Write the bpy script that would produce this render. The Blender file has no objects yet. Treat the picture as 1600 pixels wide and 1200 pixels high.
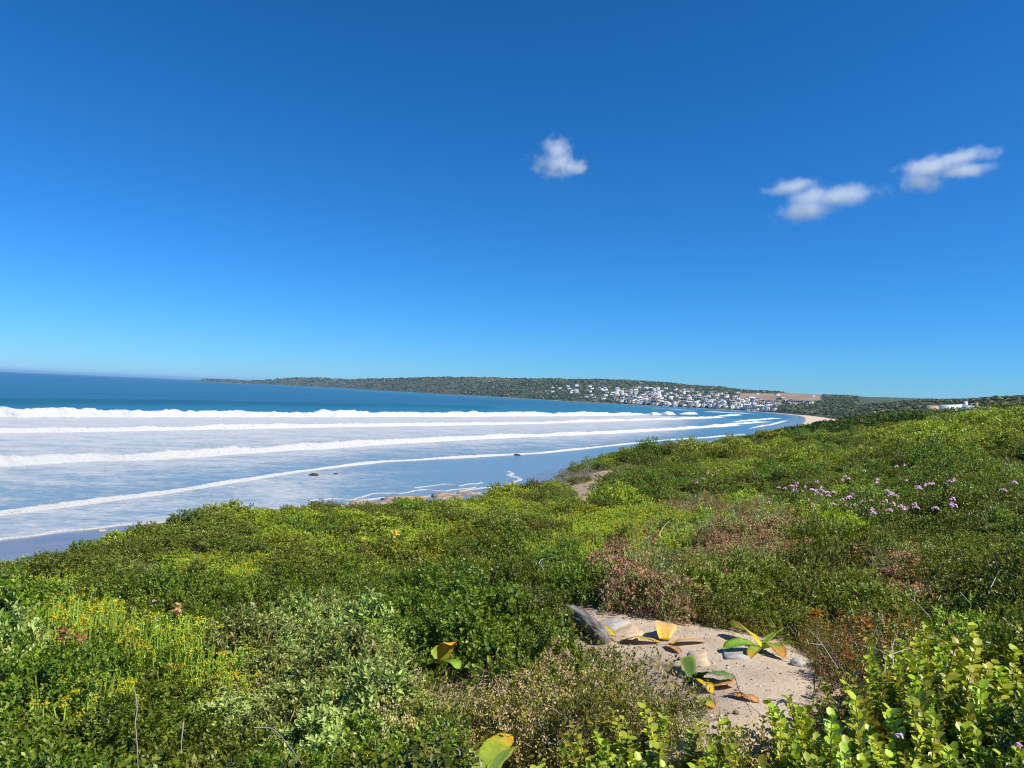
import bpy, math, random
import numpy as np
from mathutils import Matrix, Vector

# ------------------------------------------------------------------ camera, sky, sun, exposure
sc = bpy.context.scene
COL = sc.collection
PW, PH, FPX = 1600.0, 1200.0, 1110.0
CAMZ = 14.0
ROLL = math.atan(0.0414)
PITCH = math.atan(13.1 / FPX)
_R0 = np.array([1.0, 0, 0]); _U0 = np.array([0, -math.sin(PITCH), math.cos(PITCH)])
CF = np.array([0, math.cos(PITCH), math.sin(PITCH)])
CR = math.cos(ROLL) * _R0 + math.sin(ROLL) * _U0
CU = -math.sin(ROLL) * _R0 + math.cos(ROLL) * _U0
cam_d = bpy.data.cameras.new('camera')
cam_d.sensor_width = 36.0; cam_d.lens = 36.0 * FPX / PW
cam_d.clip_start = 0.05; cam_d.clip_end = 200000.0
cam = bpy.data.objects.new('camera', cam_d); COL.objects.link(cam)
m = Matrix.Identity(4)
for i in range(3):
    m[i][0] = CR[i]; m[i][1] = CU[i]; m[i][2] = -CF[i]
m[2][3] = CAMZ
cam.matrix_world = m
sc.camera = cam

SUN_EL, SUN_AZ = math.radians(52), math.radians(118)     # azimuth clockwise from +Y: from the right, slightly behind the camera
world = bpy.data.worlds.new('World'); sc.world = world; world.use_nodes = True
wn = world.node_tree; wn.nodes.clear()
wo = wn.nodes.new('ShaderNodeOutputWorld'); wb = wn.nodes.new('ShaderNodeBackground')
sky = wn.nodes.new('ShaderNodeTexSky'); sky.sky_type = 'NISHITA'; sky.sun_disc = False
sky.sun_elevation = SUN_EL; sky.sun_rotation = SUN_AZ
sky.altitude = 50; sky.air_density = 1.0; sky.dust_density = 0.0; sky.ozone_density = 3.0
SKY_K = 0.085
spl = wn.nodes.new('ShaderNodeSeparateColor'); cmb = wn.nodes.new('ShaderNodeCombineColor')      # one colour response for the whole sky
wn.links.new(sky.outputs[0], spl.inputs[0])
for i, (g, k) in enumerate(((1.50, 0.330), (1.07, 0.660), (1.17, 1.28))):
    p = wn.nodes.new('ShaderNodeMath'); p.operation = 'POWER'; p.inputs[1].default_value = g
    q = wn.nodes.new('ShaderNodeMath'); q.operation = 'MULTIPLY'; q.inputs[1].default_value = k * SKY_K ** g / SKY_K
    wn.links.new(spl.outputs[i], p.inputs[0]); wn.links.new(p.outputs[0], q.inputs[0]); wn.links.new(q.outputs[0], cmb.inputs[i])
wn.links.new(cmb.outputs[0], wb.inputs[0])
wb.inputs[1].default_value = SKY_K
wn.links.new(wb.outputs[0], wo.inputs[0])
sun_d = bpy.data.lights.new('sun', 'SUN'); sun_d.energy = 5.0; sun_d.angle = math.radians(0.53); sun_d.color = (1.0, 0.95, 0.86)
sun = bpy.data.objects.new('sun', sun_d); COL.objects.link(sun)
SD = Vector((math.sin(SUN_AZ) * math.cos(SUN_EL), math.cos(SUN_AZ) * math.cos(SUN_EL), math.sin(SUN_EL)))
sun.rotation_euler = SD.to_track_quat('Z', 'Y').to_euler()
sc.view_settings.view_transform = 'Standard'; sc.view_settings.look = 'None'
sc.view_settings.exposure = 0.5; sc.view_settings.gamma = 1.0
sc.render.engine = 'CYCLES'
sc.cycles.use_denoising = True
sc.cycles.denoiser = 'OPENIMAGEDENOISE'; sc.cycles.denoising_input_passes = 'RGB_ALBEDO_NORMAL'; sc.cycles.denoising_prefilter = 'NONE'
sc.cycles.filter_width = 1.1
sc.cycles.max_bounces = 8; sc.cycles.diffuse_bounces = 3; sc.cycles.glossy_bounces = 3
sc.cycles.transmission_bounces = 4; sc.cycles.transparent_max_bounces = 8; sc.cycles.volume_bounces = 10

rng = np.random.default_rng(7)
random.seed(7)

# ------------------------------------------------------------------ helpers
def ray(px, py):
    return CF + CR * ((px - PW / 2) / FPX) + CU * ((PH / 2 - py) / FPX)

def at_depth(px, py, y):
    d = ray(px, py); return np.array([0, 0, CAMZ]) + d * (y / d[1])

def on_sea(px, py):
    d = ray(px, py); return np.array([0, 0, CAMZ]) + d * (-CAMZ / d[2])

def at_px_sea(px, y):          # a point of the sea level in the column px at depth y
    k = (px - PW / 2) / FPX
    hx = k * y
    return np.array([hx, y, 0.0])

def project(P):
    P = np.atleast_2d(P); q = P - np.array([0, 0, CAMZ])
    z = q @ CF; z = np.where(np.abs(z) < 1e-6, 1e-6, z)
    return PW / 2 + FPX * (q @ CR) / z, PH / 2 - FPX * (q @ CU) / z, z

def _hash(ix, iy, seed):
    h = (ix.astype(np.int64) * 374761393 + iy.astype(np.int64) * 668265263 + seed * 974634777) & 0x7fffffff
    h = ((h ^ (h >> 13)) * 1274126177) & 0x7fffffff
    return ((h ^ (h >> 16)) & 0xffff) / 65535.0

def vnoise(x, y, seed=0):
    x = np.asarray(x, float); y = np.asarray(y, float)
    ix = np.floor(x); iy = np.floor(y); fx = x - ix; fy = y - iy
    fx = fx * fx * (3 - 2 * fx); fy = fy * fy * (3 - 2 * fy)
    a = _hash(ix, iy, seed); b = _hash(ix + 1, iy, seed); c = _hash(ix, iy + 1, seed); d = _hash(ix + 1, iy + 1, seed)
    return (a + (b - a) * fx) * (1 - fy) + (c + (d - c) * fx) * fy

def fbm(x, y, seed=0, oct=4):
    s = 0; a = 0.5; t = 0
    for k in range(oct):
        s = s + a * vnoise(np.asarray(x) * 2 ** k, np.asarray(y) * 2 ** k, seed + k * 17); t += a; a *= 0.5
    return s / t

def sstep(a, b, x):
    t = np.clip((np.asarray(x, float) - a) / (b - a), 0, 1); return t * t * (3 - 2 * t)

def mesh_np(name, V, F, cols=None, attrs=None, smooth=False, mats=None, fmat=None):
    """V (n,3); F list of arrays of equal-length polygons, or one array"""
    me = bpy.data.meshes.new(name)
    if not isinstance(F, (list, tuple)): F = [F]
    F = [np.asarray(f, np.int32) for f in F if len(f)]
    V = np.asarray(V, np.float32)
    me.vertices.add(len(V)); me.vertices.foreach_set('co', V.ravel())
    loops = np.concatenate([f.ravel() for f in F]); tot = np.concatenate([np.full(len(f), f.shape[1], np.int32) for f in F])
    start = np.concatenate([[0], np.cumsum(tot)[:-1]]).astype(np.int32)
    me.loops.add(len(loops)); me.loops.foreach_set('vertex_index', loops)
    me.polygons.add(len(tot)); me.polygons.foreach_set('loop_start', start)
    try: me.polygons.foreach_set('loop_total', tot)
    except Exception: pass
    if smooth: me.polygons.foreach_set('use_smooth', np.ones(len(tot), bool))
    if cols is not None:
        c = np.ones((len(V), 4), np.float32); c[:, :3] = cols
        a = me.color_attributes.new('Col', 'FLOAT_COLOR', 'POINT'); a.data.foreach_set('color', c.ravel())
    for k, v in (attrs or {}).items():
        a = me.attributes.new(k, 'FLOAT', 'POINT'); a.data.foreach_set('value', np.asarray(v, np.float32))
    for mt in (mats or []): me.materials.append(mt)
    if fmat is not None: me.polygons.foreach_set('material_index', np.asarray(fmat, np.int32))
    me.update(); me.validate()
    return me

def link(name, me, parent=None, loc=None):
    o = bpy.data.objects.new(name, me); COL.objects.link(o)
    if name in ('foliage', 'stems', 'shoots', 'flowers', 'flower_heads', 'seed_heads', 'twigs'): o['kind'] = 'stuff'
    if parent is not None: o.parent = parent
    if loc is not None: o.location = loc
    return o

def tag(o, label, cat, group=None):
    o['label'] = label; o['category'] = cat
    if group: o['group'] = group
    return o

def structure(o): o['kind'] = 'structure'; return o

def copy_tree(o, parent=None):
    c = o.copy(); COL.objects.link(c); c.parent = parent
    for ch in o.children: copy_tree(ch, c)
    return c

class Geo:
    """collects tubes and leaves; gives one mesh"""
    def __init__(s): s.V = []; s.F3 = []; s.F4 = []; s.C = []; s.n = 0
    def add(s, V, F, col):
        V = np.asarray(V, float); F = np.asarray(F)
        s.V.append(V); (s.F3 if F.shape[1] == 3 else s.F4).append(F + s.n)
        c = np.asarray(col, float); s.C.append(np.broadcast_to(c, (len(V), 3)) if c.ndim == 1 else c); s.n += len(V)
    def tube(s, pts, rad, col, sides=4, cap=True):
        pts = np.asarray(pts, float); n = len(pts); rad = np.broadcast_to(rad, n)
        t = np.gradient(pts, axis=0); t /= np.linalg.norm(t, axis=1)[:, None] + 1e-9
        ref = np.array([0.31, 0.2, 0.93]) if abs(t[0] @ np.array([0.31, 0.2, 0.93])) < 0.9 else np.array([1.0, 0, 0])
        a = np.cross(t, ref); a /= np.linalg.norm(a, axis=1)[:, None] + 1e-9; b = np.cross(t, a)
        ang = np.arange(sides) * 2 * math.pi / sides
        V = (pts[:, None] + rad[:, None, None] * (np.cos(ang)[None, :, None] * a[:, None] + np.sin(ang)[None, :, None] * b[:, None])).reshape(-1, 3)
        F = [(i * sides + j, i * sides + (j + 1) % sides, (i + 1) * sides + (j + 1) % sides, (i + 1) * sides + j) for i in range(n - 1) for j in range(sides)]
        s.add(V, F, col)
    def leaves(s, P, D, N, L, W, col, oval=False, fold=0.25, cup=0.0):
        """P bases, D directions, N normals, L, W per leaf"""
        n = len(P); P = np.asarray(P); D = D / (np.linalg.norm(D, axis=1)[:, None] + 1e-9)
        S = np.cross(D, N); S /= np.linalg.norm(S, axis=1)[:, None] + 1e-9; N = np.cross(S, D)
        L = np.broadcast_to(L, n)[:, None]; W = np.broadcast_to(W, n)[:, None]
        if oval:
            v = [P, P + D * L * .3 + S * W * .47 + N * W * fold, P + D * L * .72 + S * W * .42 + N * W * fold - N * L * cup * .5, P + D * L - N * L * cup,
                 P + D * L * .72 - S * W * .42 + N * W * fold - N * L * cup * .5, P + D * L * .3 - S * W * .47 + N * W * fold]
            V = np.stack(v, 1).reshape(-1, 3); b = np.arange(n)[:, None] * 6
            F = np.concatenate([b + [0, 3, 2, 1], b + [0, 5, 4, 3]])
            k = 6
        else:
            v = [P, P + D * L * .5 + S * W * .5 + N * W * fold, P + D * L, P + D * L * .5 - S * W * .5 + N * W * fold]
            V = np.stack(v, 1).reshape(-1, 3); b = np.arange(n)[:, None] * 4
            F = np.concatenate([b + [0, 2, 1], b + [0, 3, 2]]); k = 4
        c = np.repeat(np.broadcast_to(col, (n, 3)), k, axis=0)
        s.add(V, F, c)
    def mesh(s, name, mat, smooth=False):
        V = np.concatenate(s.V); F = []
        if s.F3: F.append(np.concatenate(s.F3))
        if s.F4: F.append(np.concatenate(s.F4))
        return mesh_np(name, V, F, cols=np.concatenate(s.C), mats=[mat], smooth=smooth)

# ------------------------------------------------------------------ materials
def new_mat(name):
    mt = bpy.data.materials.new(name); mt.use_nodes = True
    nt = mt.node_tree; b = nt.nodes['Principled BSDF']; return mt, nt, b
def N(nt, t, **k):
    n = nt.nodes.new('ShaderNode' + t)
    for a, v in k.items(): setattr(n, a, v)
    return n
def L(nt, a, b): nt.links.new(a, b)
def attr(nt, name):
    n = N(nt, 'Attribute'); n.attribute_name = name; return n
def math_(nt, op, a, b=None, clamp=False):
    n = N(nt, 'Math', operation=op); n.use_clamp = clamp
    for i, v in enumerate((a, b)):
        if v is None: continue
        if isinstance(v, (int, float)): n.inputs[i].default_value = v
        else: L(nt, v, n.inputs[i])
    return n.outputs[0]
def mixc(nt, f, a, b, mode='MIX'):
    n = N(nt, 'Mix', data_type='RGBA', blend_type=mode)
    for s, v in ((n.inputs[0], f), (n.inputs[6], a), (n.inputs[7], b)):
        if isinstance(v, (int, float)): s.default_value = v
        elif isinstance(v, tuple): s.default_value = v + (1,)
        else: L(nt, v, s)
    return n.outputs[2]
def noise(nt, scale, detail=4, rough=0.55, coord=None, lac=2.0):
    n = N(nt, 'TexNoise'); n.inputs['Scale'].default_value = scale; n.inputs['Detail'].default_value = detail
    n.inputs['Roughness'].default_value = rough; n.inputs['Lacunarity'].default_value = lac
    if coord is not None: L(nt, coord, n.inputs['Vector'])
    return n
def maprange(nt, v, a, b, c=0.0, d=1.0, smooth=True):
    n = N(nt, 'MapRange'); n.interpolation_type = 'SMOOTHSTEP' if smooth else 'LINEAR'
    L(nt, v, n.inputs[0])
    for i, x in enumerate((a, b, c, d)): n.inputs[i + 1].default_value = x
    return n.outputs[0]
def bump(nt, h, strength, dist, b):
    n = N(nt, 'Bump'); n.inputs['Strength'].default_value = strength; n.inputs['Distance'].default_value = dist
    L(nt, h, n.inputs['Height']); L(nt, n.outputs[0], b.inputs['Normal']); return n

def leaf_material(name, trans=0.28, rough=0.42, var=0.34, spec=0.42, gain=(1.0, 1.0, 1.0)):
    mt, nt, b = new_mat(name)
    a = attr(nt, 'Col'); oi = N(nt, 'ObjectInfo')
    h = N(nt, 'HueSaturation')
    L(nt, maprange(nt, oi.outputs['Random'], 0, 1, 0.5 - 0.022, 0.5 + 0.016, False), h.inputs['Hue'])
    L(nt, maprange(nt, oi.outputs['Random'], 0, 1, 1 - var, 1 + var, False), h.inputs['Value'])
    h.inputs['Saturation'].default_value = 1.0
    L(nt, mixc(nt, 1.0, a.outputs['Color'], gain, 'MULTIPLY'), h.inputs['Color'])
    L(nt, h.outputs[0], b.inputs['Base Color'])
    b.inputs['Roughness'].default_value = rough; b.inputs['Specular IOR Level'].default_value = spec
    tr = N(nt, 'BsdfTranslucent'); L(nt, mixc(nt, 1.0, h.outputs[0], (1.15, 1.25, 0.55), 'MULTIPLY'), tr.inputs['Color'])
    mx = N(nt, 'MixShader'); mx.inputs[0].default_value = trans
    L(nt, b.outputs[0], mx.inputs[1]); L(nt, tr.outputs[0], mx.inputs[2])
    L(nt, mx.outputs[0], nt.nodes['Material Output'].inputs['Surface'])
    return mt
M_LEAF = leaf_material('leaf', gain=(2.1, 1.85, 1.1))
M_GLOSS = leaf_material('waxy_leaf', trans=0.24, rough=0.42, spec=0.4, gain=(1.9, 1.75, 1.15))
M_STRAP = leaf_material('strap_leaf', trans=0.3, rough=0.42, spec=0.4, gain=(1.3, 1.3, 1.0), var=0.05)
def strap_detail(mt):
    nt = mt.node_tree; h = next(n for n in nt.nodes if n.bl_idname == 'ShaderNodeHueSaturation'); src = h.inputs['Color'].links[0].from_socket
    co = N(nt, 'TexCoord').outputs['Object']; sp = noise(nt, 70, 3, .6, co); bl = noise(nt, 14, 4, .6, co)
    c = mixc(nt, maprange(nt, bl.outputs[0], .35, .7), src, mixc(nt, 1.0, src, (.72, .74, .7), 'MULTIPLY'))
    c = mixc(nt, maprange(nt, sp.outputs[0], .66, .72), c, (.10, .055, .02)); nt.links.new(c, h.inputs['Color'])
    b = nt.nodes['Principled BSDF']; bump(nt, sp.outputs[0], .25, .01, b)
strap_detail(M_STRAP)
M_PETAL = leaf_material('petal', trans=0.3, rough=0.7, var=0.08, spec=0.1)
M_FAR = leaf_material('far_scrub', trans=0.12, rough=0.8, var=0.0, spec=0.1, gain=(1.3, 1.25, 1.1))

def plain(name, col, rough=0.7, spec=0.3, nscale=None, nvar=0.25, bstr=0.0, bdist=0.01, metal=0):
    mt, nt, b = new_mat(name); b.inputs['Roughness'].default_value = rough; b.inputs['Specular IOR Level'].default_value = spec
    if nscale:
        n = noise(nt, nscale, 6, 0.6, N(nt, 'TexCoord').outputs['Object'])
        L(nt, mixc(nt, maprange(nt, n.outputs[0], 0.3, 0.7), tuple(c * (1 - nvar) for c in col), tuple(c * (1 + nvar) for c in col)), b.inputs['Base Color'])
        if bstr: bump(nt, n.outputs[0], bstr, bdist, b)
    else: b.inputs['Base Color'].default_value = tuple(col) + (1,)
    return mt
def wood_mat():
    mt, nt, b = new_mat('weathered_wood'); b.inputs['Roughness'].default_value = 0.85
    tc = N(nt, 'TexCoord'); mp = N(nt, 'Mapping'); mp.inputs['Scale'].default_value = (3, 40, 40); L(nt, tc.outputs['Object'], mp.inputs[0])
    n = noise(nt, 1.5, 6, 0.65, mp.outputs[0])
    L(nt, mixc(nt, maprange(nt, n.outputs[0], 0.35, 0.65), (0.05, 0.042, 0.036), (0.25, 0.22, 0.19)), b.inputs['Base Color'])
    bump(nt, n.outputs[0], 0.8, 0.01, b); return mt
M_WOOD = wood_mat()
M_TWIG = leaf_material('bark', trans=0.0, rough=0.85, var=0.12, spec=0.15)
def objcol(name, rough=0.8, spec=0.2):
    mt, nt, b = new_mat(name); oi = N(nt, 'ObjectInfo'); n = noise(nt, 0.8, 3, 0.5, N(nt, 'TexCoord').outputs['Object'])
    L(nt, mixc(nt, 1.0, oi.outputs['Color'], mixc(nt, n.outputs[0], (0.88, 0.88, 0.88), (1.05, 1.05, 1.05)), 'MULTIPLY'), b.inputs['Base Color'])
    b.inputs['Roughness'].default_value = rough; b.inputs['Specular IOR Level'].default_value = spec; return mt
M_WALL = objcol('painted_plaster'); M_ROOF = objcol('roof_sheet', 0.6, 0.3)
M_GLASS = plain('dark_window_glass', (0.02, 0.03, 0.045), 0.15, 0.5)

def sand_ground():
    mt, nt, b = new_mat('dune_soil'); tc = N(nt, 'NewGeometry').outputs['Position']
    n1 = noise(nt, 2.2, 6, 0.6, tc); n2 = noise(nt, 60, 4, 0.6, tc); n3 = noise(nt, 9, 5, 0.7, tc)
    c = mixc(nt, maprange(nt, n1.outputs[0], .35, .65), (0.30, 0.225, 0.155), (0.40, 0.31, 0.22))
    c = mixc(nt, maprange(nt, n3.outputs[0], .52, .66), c, (0.13, 0.095, 0.06))
    c = mixc(nt, maprange(nt, n2.outputs[0], .55, .75), c, (0.20, 0.15, 0.11))
    L(nt, c, b.inputs['Base Color']); b.inputs['Roughness'].default_value = 0.95; b.inputs['Specular IOR Level'].default_value = 0.1
    bump(nt, n3.outputs[0], 0.6, 0.04, b); return mt
def path_mat():
    mt, nt, b = new_mat('trodden_sand'); tc = N(nt, 'NewGeometry').outputs['Position']
    n1 = noise(nt, 3.0, 6, 0.6, tc); n2 = noise(nt, 140, 3, 0.6, tc); n3 = noise(nt, 28, 5, 0.7, tc)
    c = mixc(nt, maprange(nt, n1.outputs[0], .35, .65), (0.40, 0.31, 0.215), (0.50, 0.395, 0.285))
    c = mixc(nt, maprange(nt, n2.outputs[0], .62, .72), c, (0.16, 0.12, 0.09))
    c = mixc(nt, maprange(nt, n3.outputs[0], .64, .72), c, (0.58, 0.5, 0.41))
    L(nt, c, b.inputs['Base Color']); b.inputs['Roughness'].default_value = 0.95; b.inputs['Specular IOR Level'].default_value = 0.1
    h = math_(nt, 'ADD', n3.outputs[0], math_(nt, 'MULTIPLY', n2.outputs[0], 0.3))
    bump(nt, h, 0.55, 0.03, b); return mt
def hill_mat():
    mt, nt, b = new_mat('hillside_soil'); tc = N(nt, 'NewGeometry').outputs['Position']
    n1 = noise(nt, 0.03, 6, 0.65, tc); n2 = noise(nt, 0.15, 5, 0.7, tc)
    c = mixc(nt, maprange(nt, n1.outputs[0], .4, .65), (0.045, 0.06, 0.025), (0.085, 0.09, 0.045))
    c = mixc(nt, maprange(nt, n2.outputs[0], .60, .68), c, (0.30, 0.24, 0.16))
    L(nt, c, b.inputs['Base Color']); b.inputs['Roughness'].default_value = 0.95; b.inputs['Specular IOR Level'].default_value = 0.1
    return mt
def beach_mat():
    mt, nt, b = new_mat('beach_sand'); tc = N(nt, 'NewGeometry').outputs['Position']
    w = attr(nt, 'wet').outputs['Fac']
    n1 = noise(nt, 0.25, 6, 0.6, tc); n2 = noise(nt, 4.0, 5, 0.6, tc)
    wet = maprange(nt, math_(nt, 'ADD', w, math_(nt, 'MULTIPLY', math_(nt, 'SUBTRACT', n1.outputs[0], 0.5), 0.5)), 0.35, 0.65)
    dry = mixc(nt, maprange(nt, n2.outputs[0], .3, .7), (0.45, 0.35, 0.25), (0.56, 0.45, 0.33))
    wc = mixc(nt, maprange(nt, n1.outputs[0], .3, .7), (0.13, 0.115, 0.11), (0.18, 0.155, 0.14))
    L(nt, mixc(nt, wet, dry, wc), b.inputs['Base Color'])
    L(nt, maprange(nt, wet, 0, 1, 0.95, 0.16, False), b.inputs['Roughness'])
    b.inputs['Specular IOR Level'].default_value = 0.5; b.inputs['IOR'].default_value = 1.33
    bn = N(nt, 'Bump'); bn.inputs['Distance'].default_value = 0.05; L(nt, n2.outputs[0], bn.inputs['Height'])
    L(nt, maprange(nt, wet, 0, 1, 0.6, 0.04, False), bn.inputs['Strength']); L(nt, bn.outputs[0], b.inputs['Normal'])
    return mt
def sea_mat():
    mt, nt, b = new_mat('sea_water'); tc = N(nt, 'NewGeometry').outputs['Position']
    f = attr(nt, 'foam').outputs['Fac']; sh = attr(nt, 'shallow').outputs['Fac']; mk = attr(nt, 'murk').outputs['Fac']
    mp = N(nt, 'Mapping'); mp.inputs['Rotation'].default_value = (0, 0, math.radians(-20)); mp.inputs['Scale'].default_value = (0.6, 1.0, 1.0); L(nt, tc, mp.inputs[0])
    nA = noise(nt, 0.16, 8, 0.72, mp.outputs[0]); nB = noise(nt, 1.1, 6, 0.7, mp.outputs[0]); nC = noise(nt, 0.02, 3, 0.5, tc)
    k = math_(nt, 'MULTIPLY', math_(nt, 'SUBTRACT', math_(nt, 'ADD', math_(nt, 'MULTIPLY', nA.outputs[0], 0.55), math_(nt, 'MULTIPLY', nB.outputs[0], 0.45)), 0.18), 1.7)
    fac = maprange(nt, math_(nt, 'ADD', k, math_(nt, 'SUBTRACT', f, 1.0)), 0.0, 0.60)
    deep = mixc(nt, maprange(nt, nC.outputs[0], .35, .65), (0.007, 0.042, 0.073), (0.011, 0.060, 0.094))
    w = mixc(nt, sh, deep, (0.016, 0.12, 0.17)); w = mixc(nt, mk, w, (0.12, 0.205, 0.275))
    L(nt, mixc(nt, fac, w, (0.39, 0.405, 0.425)), b.inputs['Base Color'])
    L(nt, maprange(nt, fac, 0, 1, 0.28, 0.9, False), b.inputs['Roughness']); b.inputs['IOR'].default_value = 1.33
    L(nt, maprange(nt, fac, 0, 1, 0.4, 0.1, False), b.inputs['Specular IOR Level'])
    nw = noise(nt, 0.5, 6, 0.65, mp.outputs[0]); bump(nt, nw.outputs[0], 0.55, 0.5, b)
    return mt
def foam_mat():
    mt, nt, b = new_mat('wave_foam'); tc = N(nt, 'NewGeometry').outputs['Position']
    f = attr(nt, 'foam').outputs['Fac']
    n1 = noise(nt, 0.9, 8, 0.7, tc); n2 = noise(nt, 5.0, 5, 0.7, tc)
    fac = maprange(nt, math_(nt, 'ADD', n1.outputs[0], math_(nt, 'SUBTRACT', f, 1.0)), -0.2, 0.2)
    L(nt, mixc(nt, fac, (0.10, 0.20, 0.27), (0.50, 0.50, 0.495)), b.inputs['Base Color'])
    L(nt, maprange(nt, fac, 0, 1, 0.25, 0.95, False), b.inputs['Roughness']); b.inputs['IOR'].default_value = 1.33
    b.inputs['Specular IOR Level'].default_value = 0.2
    bump(nt, math_(nt, 'ADD', n1.outputs[0], math_(nt, 'MULTIPLY', n2.outputs[0], 0.3)), 1.0, 0.6, b)
    return mt
M_SOIL = sand_ground(); M_PATH = path_mat(); M_HILL = hill_mat(); M_BEACH = beach_mat(); M_SEA = sea_mat(); M_FOAM = foam_mat()
M_FIELD = plain('ploughed_field', (0.235, 0.165, 0.105), 0.95, 0.1, 0.012, 0.2)
M_ROCK = plain('shore_rock', (0.27, 0.20, 0.135), 0.85, 0.3, 1.2, 0.5, 0.8, 0.1)
M_DARKROCK = plain('wet_rock', (0.035, 0.03, 0.028), 0.5, 0.4, 1.2, 0.4, 0.8, 0.1)
M_SLAB = plain('paving_stone', (0.33, 0.31, 0.28), 0.85, 0.2, 14, 0.22, 0.5, 0.01)
M_SLAB2 = plain('sandstone_slab', (0.46, 0.35, 0.23), 0.9, 0.15, 14, 0.2, 0.5, 0.01)

# ------------------------------------------------------------------ coast line and terrain height
near_shore = [(-60, 853), (0, 845), (100, 832), (200, 820), (312, 812), (390, 803), (469, 796), (560, 783), (650, 775), (740, 764), (810, 748),
              (900, 722), (1000, 703), (1100, 690), (1170, 680), (1212, 669), (1238, 658)]
SHORE = [np.array([-150.0, -140.0]), np.array([-110.0, -60.0]), np.array([-75.0, 8.0])]
SHORE += [on_sea(*p)[:2] for p in near_shore]
far_shore = [(1250, 760), (1243, 860), (1200, 1010), (1150, 1130), (1100, 1190), (1050, 1243), (1000, 1330), (950, 1390), (900, 1452), (850, 1590),
             (800, 1746), (750, 1900), (700, 2072), (650, 2370), (600, 2700), (550, 3120), (500, 3560), (450, 3950), (400, 4300), (350, 4800), (312, 5200), (296, 5400)]
SHORE += [at_px_sea(*p)[:2] for p in far_shore]
NSH = len(SHORE)
SHORE = np.array(SHORE)
tip = at_px_sea(288, 5600)[:2]
LANDPOLY = np.vstack([SHORE, [tip, at_px_sea(330, 6200)[:2], at_px_sea(600, 6000)[:2], [1500, 9500], [9000, 9500], [9000, -2000], [-200, -2000]]])

def inside(poly, x, y):
    r = np.zeros(x.shape, bool); n = len(poly)
    for i in range(n):
        x0, y0 = poly[i]; x1, y1 = poly[(i + 1) % n]
        if y0 == y1: continue
        c = ((y0 > y) != (y1 > y)) & (x < (x1 - x0) * (y - y0) / (y1 - y0) + x0)
        r ^= c
    return r
def polydist(pl, x, y, closed=False):
    d = np.full(x.shape, 1e18); n = len(pl)
    for i in range(n if closed else n - 1):
        a = pl[i]; b = pl[(i + 1) % n]; ab = b - a
        t = np.clip(((x - a[0]) * ab[0] + (y - a[1]) * ab[1]) / (ab @ ab + 1e-12), 0, 1)
        d = np.minimum(d, (x - a[0] - t * ab[0]) ** 2 + (y - a[1] - t * ab[1]) ** 2)
    return np.sqrt(d)
def shore_s(x, y):
    d = polydist(np.vstack([SHORE, [tip]]), x, y)
    return np.where(inside(LANDPOLY, x, y), d, -d)

# canopy control points (pixel, depth, height of the scrub above the soil)
CTRL = [(0, 1195, 3.2, .40), (300, 1195, 3.1, .42), (550, 1195, 3.1, .42), (800, 1195, 3.1, .30), (1000, 1195, 3.0, .35), (1250, 1190, 2.9, .45), (1600, 1190, 2.6, .45),
        (1180, 1085, 4.1, 0), (1110, 1140, 3.5, 0), (1230, 1060, 4.35, 0), (1180, 1005, 5.2, 0), (1080, 990, 5.5, 0), (960, 985, 5.7, 0), (880, 950, 6.6, 0), (1040, 1010, 5.2, 0),
        (1100, 800, 9.0, .5), (1400, 800, 9.0, .5), (1250, 850, 7.6, .5), (1500, 700, 22, .6), (1600, 900, 5.2, .5), (1450, 950, 5.2, .5), (1600, 760, 11, .5), (1600, 700, 19, .6),
        (1600, 660, 40, .8), (1600, 640, 60, .9), (1500, 650, 75, .9), (1400, 661, 80, .9), (1300, 669, 95, .9), (1200, 683, 78, .9), (1100, 694, 64, .9), (1000, 706, 54, .9),
        (920, 713, 50, 1.0), (880, 735, 43, .9), (835, 757, 39, .9), (930, 752, 37, .2), (745, 778, 34, .7), (600, 792, 28, .6), (480, 807, 23, .55), (300, 817, 18, .5),
        (200, 828, 16, .5), (100, 856, 14, .5), (0, 871, 12.5, .5), (900, 800, 20, .5), (1000, 765, 26, .6), (1200, 735, 26, .6), (1350, 710, 28, .6), (1050, 725, 42, .8), (1250, 700, 52, .8), (700, 850, 13, .45), (500, 870, 11, .45),
        (300, 882, 10, .45), (800, 900, 8.5, .4), (950, 870, 9.5, .45), (600, 950, 6.6, .42), (200, 950, 6.6, .42), (400, 940, 6.8, .42), (0, 960, 6.2, .42), (450, 1050, 4.6, .45), (100, 1080, 4.2, .42), (750, 1050, 4.5, .35), (900, 1080, 4.2, .35)]
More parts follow.
